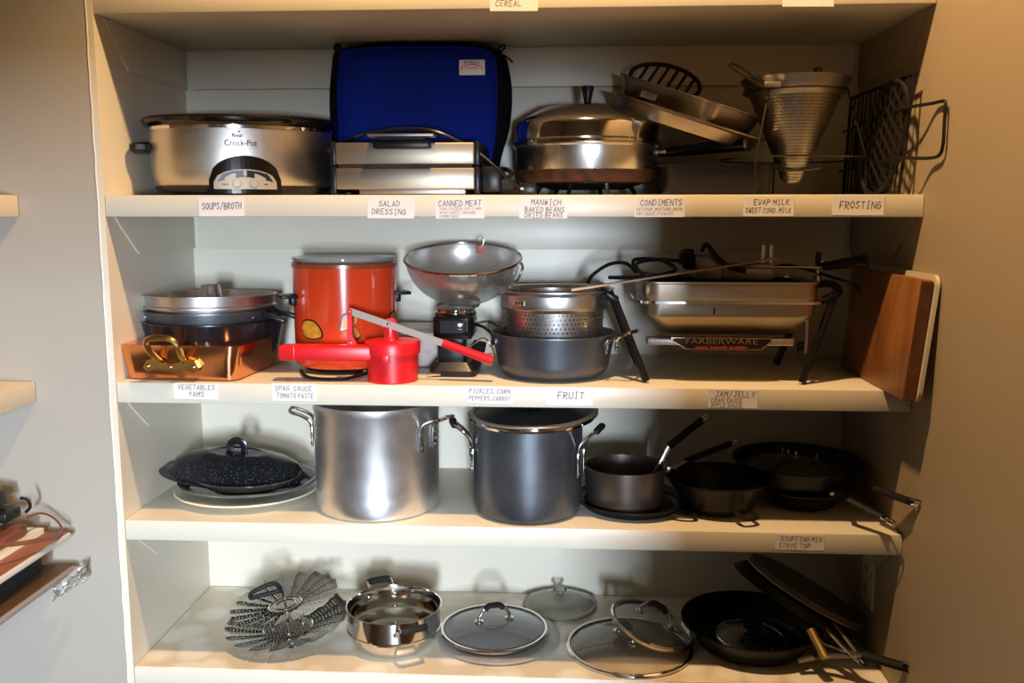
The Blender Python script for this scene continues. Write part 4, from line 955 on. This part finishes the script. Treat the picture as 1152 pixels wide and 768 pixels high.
part('rivet_plate', MB().box(at(752,527,wy_+.012)-o,(.012,.02,.016),.003), STEEL, sa)
l0 = at(733,531,wy_+.02); l0.z = wz+.02
ld = thing('ladle', 'black handled ladle standing in the brown grey saucepan', 'ladle', l0)
lp = [V((-.01,0,-.0)), at(744,512,wy_+.025)-l0, at(752,502,wy_+.03)-l0, at(790,472,wy_+.05)-l0]
pan_handle(ld, lp[0], lp[2], lp[3], .0095)
part('bowl', MB().lathe([(.032,.010),(.026,-.004),(.014,-.011),(0,-.013),(0,-.0115),(.013,-.0095),(.024,-.003),(.030,.010)],32,M=Matrix.Translation((-.035,0,.0))), STEEL, ld)

# ---- dark frying pan
xx_, xy, xr = fitc(757, 878, .035)
fpn = thing('frying_pan', 'deep dark frying pan between the saucepan and the stack of black pans', 'frying pan', (xx_,xy,Z+.001))
Hx = PZ(815,553,xy-xr)-Z
part('pan', MB().lathe(wallprof(xr*.78,xr*.99,Hx,.003,.03,.002,7),80), mat('dark_steel_pan',(.018,.015,.013),.38,.3,var=.3,vscale=9,spec=.3), fpn)
part('helper_handle', MB().tube([V((xr*.20,-xr*.88,Hx*.30)), V((xr*.30,-xr*1.08,Hx*.22)), V((xr*.55,-xr*.98,Hx*.22)), V((xr*.50,-xr*.76,Hx*.30))], .005, 8, k=4, flat=.6), IRON, fpn)

# ---- black pan stack at right
sx_, sy_, sr_ = fitc(866, 968, .09)
lw = thing('skillet', 'shallow black skillet at the bottom of the pan stack at right', 'skillet', (sx_,sy_,Z+.001))
part('pan', MB().lathe(wallprof(sr_*.80,sr_*1.0,.040,.003,.02,.003,6),72), NSTICK, lw)
o = V((sx_,sy_,Z+.001))
pan_handle(lw, V((sr_*.80,-.055,.034)), at(955,562,.04)-o, at(994,582,-.015)-o, .008, ring=True, flat=.6)
yx, yy_, yr = fitc(836, 983, .085); yz = Z+.044; Hy = PZ(909,535,yy_-yr)-yz
bg2 = thing('saute_pan', 'deep black saute pan on top of the right hand pan stack', 'saute pan', (yx,yy_,yz))
part('pan', MB().lathe(wallprof(yr*.90,yr*.985,Hy,.003,.012,.003),80), NSTICK, bg2)
o = V((yx,yy_,yz))
b0 = at(935,554,yy_-yr*.95)-o
part('handle_bracket', MB().box(b0+V((.012,-.0,0)),(.04,.012,.014),.004,rot=(0,0,.15)), IRON, bg2)
rivets(bg2, STEEL, [b0+V((0,-.007,.001))], (0,-1,0), .0045)
pan_handle(bg2, V((yr*.93,-.05,.02)), at(985,550,.04)-o, at(1024,564,-.055)-o, .009, ring=False)
part('hanging_end', MB().tube([at(1023,562,-.055)-o, at(1035,563,-.07)-o, at(1043,567,-.08)-o, at(1034,568,-.07)-o, at(1024,567,-.055)-o], .0022, 8, k=4), CHROME, bg2)

def steamer(name, label, loc, rot, R, rin, n=18, rise=.05, handle=True, legs=True, group=None, mt=PERFP):
    t = thing(name, label, 'steamer basket', loc, rot, group)
    mb = MB(); nseg = 48
    vs = [V((0,0,0))]; fs = []
    for rr2 in (rin*.33, rin*.66, rin):
        for i in range(nseg): a = 2*PI*i/nseg; vs.append(V((rr2*math.cos(a),rr2*math.sin(a), .0)))
    for i in range(nseg): fs.append((0,1+i,1+(i+1) % nseg))
    for k_ in range(2):
        for i in range(nseg): fs.append((1+k_*nseg+i,1+(k_+1)*nseg+i,1+(k_+1)*nseg+(i+1) % nseg,1+k_*nseg+(i+1) % nseg))
    mb.add(vs, fs); part('base_plate', mb, mt, t)
    part('base_ring', MB().tube([(rin*math.cos(2*PI*i/32), rin*math.sin(2*PI*i/32), .001) for i in range(32)], .0018, 6, True, 1), CHROME, t)
    part('hub_ring', MB().tube([(rin*.62*math.cos(2*PI*i/32), rin*.62*math.sin(2*PI*i/32), .0012) for i in range(32)], .0012, 6, True, 1), CHROME, t)
    for i in range(n):
        a = 2*PI*i/n; M = Matrix.Rotation(a,4,'Z')
        w0 = PI*rin/n*1.25; w1 = PI*R/n*1.25; K = 7; pm = MB()
        def row(j, lo, hi, solid):
            u = j/K; r = rin*.97+(R-rin)*u; z = rise*(u**1.25); w = w0+(w1-w0)*u
            if j == K: w *= .72
            elif j == K-1: w *= .92
            out = []
            for s_ in (lo, (lo+hi)/2, hi):
                out.append((V((r, s_*w, z+.0022*s_*(.3+u)-.0018*(1-s_*s_))), (0,0) if solid else (s_*w+.1, r)))
            return out
        # plain edge strips left, right and at the tip, perforated field between them
        for lo, hi, j0, j1, solid in ((-1,-.80,0,K,True),(.80,1,0,K,True),(-.80,.80,K-1,K,True),(-.80,.80,0,K-1,False)):
            vs = []; uv = []; fs = []
            for j in range(j0, j1+1):
                for p_, t_ in row(j, lo, hi, solid): vs.append(p_); uv.append(t_)
            for j in range(j1-j0):
                for q in range(2): b0_ = j*3+q; fs.append((b0_,b0_+1,b0_+4,b0_+3))
            pm.add(vs, fs, M, uv)
        part('petal', pm, mt, t)
    part('post', MB().tube([(0,0,-.012 if legs else 0),(0,0,.03)], .0025, 8, k=1), CHROME, t)
    if handle:
        part('handle', MB().tube([(-.002,0,.03),(-.006,0,.048),(-.02,0,.055),(-.06,.0,.048),(-.066,0,.036),(-.05,0,.036),(-.006,0,.034)], .005, 8, k=4), BLACKM, t)
    if legs:
        for i in range(3):
            a = 2*PI*i/3+.4; part('leg', MB().tube([(rin*.75*math.cos(a),rin*.75*math.sin(a),0),(rin*.8*math.cos(a),rin*.8*math.sin(a),-.014)], .0022, 6, k=1), CHROME, t)
    return t
steamer('steamer_basket', 'folded metal steamer basket turned upside down inside the black saute pan', (yx-.004,yy_-.0,yz+.045), (PI-.12,.16,.3), yr*.86, yr*.42, 16, .03, False, True, mt=perf('perforated_dull',(.30,.27,.22),.0062,.27,.35))

# ================================================================== BOTTOM BAY
Z = SH[4]
s1c = on(327,712,Z); 
R1 = .131
steamer('steamer_basket', 'lower perforated metal steamer basket of the pair on the marbled liner', (s1c.x-.002, s1c.y-.010, Z+.019), (math.radians(4),math.radians(-4),0), R1, .052, 18, .022, False, True)
s2c = on(327,700,Z)
steamer('steamer_basket', 'upper tilted metal steamer basket with a black folding handle', (s1c.x-.018, s1c.y+.026, Z+.054), (math.radians(1),math.radians(-10),math.radians(20)), R1*.90, .036, 18, .016, True, False)

# ---- steel steamer insert pot
ix_, iy_, ir_ = fitc(390.5, 496.5, .03)
zi = lambda py, Y: PZ(443,py,Y)-Z
Hp = .098
c_ = on(443,740.5,Z); iy_ = c_.y+ir_*.80; ir_ = (496.5-390.5)/2*(V((ix_,iy_,Z+.07))-CAM).dot(FW)/F; ix_ = at(443.5,690,iy_).x
Hp = PZ(443,703,iy_-ir_)-Z
ip = thing('steamer_pot', 'polished steel double boiler insert with two black gripped handles', 'pot', (ix_,iy_,Z))
hm_ = Hp*.42
part('pot', MB().lathe([(0,.001),(ir_*.74,.0),(ir_*.82,.004),(ir_*.90,.016),(ir_*.95,hm_-.003),(ir_*1.0,hm_),(ir_*1.005,hm_+.004),(ir_*.985,hm_+.006),(ir_*.985,Hp-.002),(ir_*1.01,Hp),(ir_*.985,Hp+.001),(ir_*.97,Hp-.003),(ir_*.965,hm_+.004),(ir_*.90,hm_),(ir_*.86,.015),(ir_*.7,.004),(0,.004)],96), CHROME, ip)
for a in (math.radians(115), math.radians(-62)):
    loop_handle(ip, a, ir_*.985, Hp-.008, .026, .036, .008, .0032, CHROME, grip=BLACKM, bracket=False, drop=.014)
for a in (1.75,2.35): rivets(ip, CHROME, [V((ir_*.965*math.cos(a),ir_*.965*math.sin(a),Hp-.018))], (-math.cos(a),-math.sin(a),0), .005)
for a in (-1.36,-.82): rivets(ip, CHROME, [V((ir_*.99*math.cos(a),ir_*.99*math.sin(a),Hp-.024))], (math.cos(a),math.sin(a),0), .005)

def lid(name, label, pl_, pr_, pyc, z, dome_h=.018, rot=(0,0,0), gl=SMOKE, rimw=.0045, ha=None, hh=.035, lift=0, hdl=True):
    """steel-rimmed glass lid whose silhouette spans pl_..pr_ at pixel row pyc"""
    c = on((pl_+pr_)/2, pyc, z); r = (pr_-pl_)/2*(c-CAM).dot(FW)/F
    t = thing(name, label, 'lid', c+V((0,0,lift)), rot)
    part('glass', MB().lathe(capdome(r*.97,dome_h,.003,.0035),80), gl, t)
    part('rim', MB().lathe(rim_ring(r-.001,.004,rimw,.008),96), CHROME, t)
    if hdl:
        a = ha or 0; hl = .034
        zz_ = .003+dome_h*(1-(hl/r)**2)
        arch_handle(t, (-hl*math.cos(a),-hl*math.sin(a),zz_), (hl*math.cos(a),hl*math.sin(a),zz_), hh)
    return t, c, r
# plain metal lid underneath, glass lid on top
cpl_ = on(561,716,Z); rpl = (630-492)/2*(cpl_-CAM).dot(FW)/F
ml = thing('metal_lid', 'flat grey metal lid lying under the glass lid with arched handle', 'lid', cpl_)
part('lid', MB().lathe([(0,.0),(rpl*.8,.0),(rpl*.86,.003),(rpl*.99,.004),(rpl,.006),(rpl*.98,.0075),(rpl*.85,.006),(rpl*.8,.004),(0,.004)],80), mat('dull_zinc',(.42,.41,.40),.5,.4,var=.1), ml)
lid('glass_lid', 'glass saucepan lid with arched black grip handle, lying on the flat grey lid', 496, 616, 708, Z+.008, .020, (0,0,0), gl=glass('grey_lid_glass',(.85,.88,.88),.10,haze=.22), ha=.35, hh=.034)
# small clear lid
c4 = on(630,681,Z); r4 = (672-588)/2*(c4-CAM).dot(FW)/F
cl4 = thing('glass_lid', 'small all glass casserole lid with clear round knob at the back', 'lid', c4)
part('lid', MB().lathe([(r4*.9,0),(r4*.98,.001),(r4,.006),(r4*.98,.010),(r4*.9,.010),(r4*.82,.016),(r4*.5,.024),(.012,.028),(0,.028),(0,.0245),(r4*.5,.0205),(r4*.80,.0125),(r4*.88,.006)],72), GLASS, cl4)
part('knob', MB().lathe([(0,.0275),(.009,.0275),(.008,.032),(.014,.038),(.0155,.043),(.013,.047),(0,.048)],24), GLASS, cl4)
# big glass lid + tilted one
t5, c5, r5 = lid('glass_lid', 'largest glass lid with a thin steel rim near the front of the lowest shelf', 638, 778, 728, Z+.001, .018, (0,0,0), gl=glass('amber_lid_glass',(.92,.90,.85),.03,haze=.10), hdl=False)
zz_ = .021
arch_handle(t5, (-.022,.034,zz_-.002), (.006,-.028,zz_-.001), .030)
c6 = at(733,704,c5.y+.03); r6 = (778-688)/2*(c6-CAM).dot(FW)/F*1.06
t6 = thing('glass_lid', 'smaller steel rimmed glass lid tilted on top of the largest glass lid', 'lid', c6, (math.radians(4), math.radians(17), 0))
part('glass', MB().lathe(capdome(r6*.97,.014,.003,.0035),72), SMOKE, t6); part('rim', MB().lathe(rim_ring(r6-.001,.003,.005,.012),96), CHROME, t6)
arch_handle(t6, (-.030,.022,.013), (.032,-.010,.012), .034)

# ---- big black pan, lid in it
c7 = on(848,748,Z); kx, ky, kr = fitc(767, 930, .03); 
c8 = on(848,735,Z); ky = .03+kr*.98; 
kr = (922-767)/2*(V((kx,ky,Z+.05))-CAM).dot(FW)/F; kx = at(845,700,ky).x
bp2 = thing('saute_pan', 'big black nonstick pan at the right of the lowest shelf', 'saute pan', (kx,ky,Z)); Hk = .055
part('pan', MB().lathe(wallprof(kr*.80,kr*.99,Hk,.003,.02,.002,7),96), NSTICK, bp2)
o = V((kx,ky,Z))
hp0 = V((kr*.80,-kr*.55,Hk*.85))
pan_handle(bp2, hp0, at(972,737,.0)-o, at(1018,750,-.06)-o, .011, ring=False)
part('hanging_end', MB().tube([at(1015,745,-.055)-o, at(1032,748,-.075)-o, at(1044,755,-.09)-o, at(1030,757,-.075)-o, at(1016,753,-.055)-o], .003, 8, k=4), CHROME, bp2)
part('handle_bracket', MB().tube([V((kr*.45,-kr*.90,Hk*.55)), at(925,738,.04)-o, at(972,737,.0)-o], .007, 8, k=4, flat=.6), DULL, bp2)
c9 = at(846,702,ky-.005); r9 = (885-807)/2*(c9-CAM).dot(FW)/F
sl2 = thing('small_pan_lid', 'small steel rimmed lid with black knob lying inside the big black pan', 'lid', (c9.x,c9.y,Z+.0125), (math.radians(3),math.radians(3),0))
part('lid', MB().lathe(capdome(r9,.012,.004,.003),64), STEEL, sl2); part('rim', MB().lathe(rim_ring(r9,.003,.004,.009),72), STEEL, sl2)
part('knob', MB().lathe([(0,.015),(.012,.015),(.010,.023),(.021,.028),(.020,.035),(0,.037)],28), BLACK, sl2)
# tilted discs leaning on the pan and the right wall
def disc_from(px0,py0,px1,py1,y0,y1, tw):
    a = at(px0,py0,y0); b_ = at(px1,py1,y1); ctr = (a+b_)/2; X = (b_-a).normalized(); R = (b_-a).length/2
    Yv = V((0,1,0)); Yv = (Yv-X*Yv.dot(X)).normalized(); Zv = X.cross(Yv)
    Q = Matrix.Rotation(tw, 3, X); return ctr, R, Matrix((X, Q @ Yv, Q @ Zv)).transposed()
ctr, R, MRx = disc_from(845,630,969,698,.20,.20,math.radians(-4))
g1 = thing('crepe_pan', 'thin tan bottomed round griddle tilted steeply over the big black pan', 'griddle', ctr, MRx.to_euler())
part('pan', MB().lathe([(0,.004),(R*.90,.004),(R*.97,.0),(R*.995,-.006),(R,-.004),(R*.97,.007),(R*.9,.0085),(0,.0085)],80,1,.95), mat('tan_griddle',(.14,.115,.095),.42,.6,var=.15), g1)
part('edge_ring', MB().tube([(R*math.cos(2*PI*i/40), R*.95*math.sin(2*PI*i/40), -.004) for i in range(40)], .0022, 6, True, 1), TANM, g1)
ctr2, R2, MR2 = disc_from(832,631,958,704,.185,.185,math.radians(-5))
ctr2 = ctr2+MR2 @ V((0,0,-.004))
g2 = thing('round_griddle', 'second black tilted pan directly below the tan bottomed griddle', 'griddle', ctr2, MR2.to_euler())
part('pan', MB().lathe([(0,.0),(R2*.88,.0),(R2*.98,-.013),(R2,-.013),(R2*.99,-.009),(R2*.9,.004),(0,.004)],80,1,.95), NSTICK, g2)
o = ctr2; IM = MR2.inverted()
def l2(px,py,y): return IM @ (at(px,py,y)-ctr2)
part('handle', MB().tube([l2(912,708,.05), l2(920,724,.03), l2(928,740,.01)], .0115, 10, k=2, flat=.9), GOLD, g2, 'flat brass coloured handle')
part('handle_stub', MB().tube([l2(903,700,.07), l2(912,708,.05)], .006, 8, k=1), BLACK, g2)
# tongs
t0 = at(921,697,.06)
tn = thing('tongs', 'thin metal tongs hanging out between the tilted griddles', 'tongs', t0)
for q in (((921,697,.08),(945,724,.03),(971,749,-.015)), ((938,700,.08),(958,726,.03),(974,748,-.015))):
    part('arm', MB().tube([at(*w)-t0 for w in q], .0042, 8, k=3, flat=.5), DULL, tn)
part('end_ring', MB().tube([at(967,744,-.012)-t0, at(974,750,-.018)-t0], .0055, 8, k=1), CHROME, tn)

# ---- outlet on the right wall
oa = atx(974,626,W-.001); ob = atx(986,686,W-.001)
oy = (oa.y+ob.y)/2
ot = thing('wall_outlet', 'cream electrical outlet plate on the right alcove wall', 'outlet', (W,.165,atx(980,655,W).z+.006))
wd = .07
part('plate', MB().box((-.003,0,0),(.006,wd,.115),.002), POLY, ot)
for z_ in (.022,-.022):
    o_ = part('socket', MB().lathe([(0,0),(.016,0),(.015,.002),(0,.002)],24,M=Matrix.Translation((-.006,0,z_)) @ Matrix.Rotation(-PI/2,4,'Y')), POLY, ot)
    part('slots', MB().box((-.0085,.006,z_),(.001,.002,.008)).box((-.0085,-.006,z_),(.001,.002,.008)), BLACK, o_)

# ================================================================== LEFT SIDE SHELF PILE
zL = .80
def lb(px,py,Y=-.02): return at(px,py,Y)
def boardL(name, label, cat, tip, zt, th, mtop, medge, wid=.36, ln=.5, y1=-.02, rot=0., kids=True):
    X1 = at(tip[0], tip[1], y1).x
    t = thing(name, label, cat, (X1-wid/2, y1-ln/2, zt-th), (0,0,rot))
    part('board', MB().box((0,0,th*.5),(wid,ln,th),.003), medge, t)
    part('face', MB().box((0,0,th+.0004),(wid-.008,ln-.008,.0008)), mtop, t)
    return t, X1
zt2 = at(85,635,-.03).z
sbt, _ = boardL('serving_board', 'dark wood serving board in plastic wrap at the bottom of the left pile', 'board', (85,635), zt2, .012, DARKW, mat('grey_board_edge',(.28,.25,.24),.5), .34, .5, -.03)
zt1 = at(80,598,-.03).z
bt = thing('griddle_tote', 'thick black padded tray sandwiched in the left hand pile', 'tray', (at(54,625,-.05).x-.148, -.275, zt2+.0012))
thk = zt1-.013-zt2-.002
part('pad', MB().rvessel([(.145,.22,.03,0),(.15,.225,.035,.004),(.15,.225,.035,thk-.004),(.145,.22,.03,thk)]), BLACKM, bt)
boardL('laminate_tray', 'red brown laminate board with a white edge in the left hand pile', 'board', (80,598), zt1, .012, LAMI, mat('white_edge_band',(.62,.60,.58),.4), .36, .5, -.03)
fx1 = at(50,589,-.04).x
fp_ = thing('framed_print', 'small cream framed green print lying on the laminate board', 'picture', (fx1-.13, -.04-.14, zt1+.001))
part('frame', MB().rvessel([(.13,.14,.004,0),(.13,.14,.004,.010),(.112,.122,.004,.010),(.110,.120,.004,.006)]), CREAM, fp_)
part('picture', MB().box((0,0,.007),(.21,.23,.0012)), PRINT, fp_)
lf = thing('leather_case', 'brown leather case with a thin strap on top of the left hand pile', 'case', (at(37,577,-.06).x-.11, -.22, zt1+.012))
part('case', MB().rvessel([(.105,.15,.02,0),(.11,.155,.024,.003),(.11,.155,.024,.014),(.104,.15,.02,.018)]), LEATH, lf)
oo = V(lf.location)
part('strap', MB().tube([at(*q)-oo for q in ((28,583,-.10),(45,577,-.05),(60,582,-.03),(70,595,-.04),(62,603,-.10),(40,608,-.16),(15,612,-.20),(-10,612,-.24))], .0042, 8, k=5, flat=.5), LEATH, lf)
bk_ = thing('spiral_notebook', 'pale grey pad under the black plugs at the left edge', 'notebook', (at(12,570,-.06).x-.09, -.2, zt1+.031))
part('pages', MB().box((0,0,.006),(.17,.24,.012),.001), WHITE, bk_); bk_.scale = (1,1,1)
pg = thing('plug_adapter', 'black plugs with a short cord on top of the left hand pile', 'plug', (at(12,560,-.06).x-.012, -.09, zt1+.0435))
part('plug', MB().box((0,0,.010),(.07,.05,.020),.004), BLACK, pg)
part('third_plug', MB().box((-.012,.01,.046),(.045,.035,.015),.004,rot=(0,.15,.2)), BLACK, pg)
part('second_plug', MB().box((-.012,.0,.030),(.05,.04,.018),.004,rot=(0,-.2,0)), BLACK, pg)
oo = V(pg.location)
part('cord', MB().tube([at(*q)-oo for q in ((24,560,-.09),(31,562,-.07),(34,570,-.06),(29,576,-.06))], .003, 8, k=5), BLACK, pg)
w0 = at(84,634,-.03)
vs = []; fs = []; NX, NZ = 12, 8
for i in range(NX+1):
    for j in range(NZ+1):
        u, v = i/NX, j/NZ; p = at(60+u*38, 640+v*22-u*10+ (1-u)*14, -.03-.05*(1-u))
        vs.append(p-V(sbt.location)+V((random.uniform(-1,1)*.0015, random.uniform(-1,1)*.004, random.uniform(-1,1)*.002)))
for i in range(NX):
    for j in range(NZ): q = i*(NZ+1)+j; fs.append((q,q+1,q+NZ+2,q+NZ+1))
wo = part('plastic_wrap', MB().add(vs, fs), WRAP, sbt, 'crumpled clear plastic wrap'); md = wo.modifiers.new('thickness', 'SOLIDIFY'); md.thickness = .0004

# ================================================================== LIGHT
def light(name, typ, loc, energy, col, **kw):
    l = bpy.data.lights.new(name, typ); l.energy = energy; l.color = col
    for k_, v in kw.items(): setattr(l, k_, v)
    o = bpy.data.objects.new(name, l); C.objects.link(o); o.location = loc; return o
light('ceiling_lamp', 'SPOT', (.10,-.50,2.80), 175, (1,.62,.30), shadow_soft_size=.04, spot_size=math.radians(112), spot_blend=.5)
wl = light('window_light', 'AREA', (.78,-6.2,1.33), 490, (.72,.84,1), shape='RECTANGLE', size=.42, size_y=1.0)
d = V((-.2,0,1.1))-V(wl.location); wl.rotation_euler = d.to_track_quat('-Z','Y').to_euler()
fill_l = light('upper_fill_light', 'AREA', (.95,-4.6,2.02), 150, (.86,.91,1), shape='RECTANGLE', size=.7, size_y=.7)  # added soft cool fill to brighten the lower shelves, not a real window
d = V((-.35,0,.6))-V(fill_l.location); fill_l.rotation_euler = d.to_track_quat('-Z','Y').to_euler()
w = bpy.data.worlds.new('world'); bpy.context.scene.world = w; w.use_nodes = True
w.node_tree.nodes['Background'].inputs[0].default_value = (.5,.58,.7,1); w.node_tree.nodes['Background'].inputs[1].default_value = .02
vs_ = bpy.context.scene.view_settings; vs_.view_transform = 'Standard'; vs_.look = 'None'; vs_.gamma = 1; vs_.exposure = 0; vs_.use_curve_mapping = False
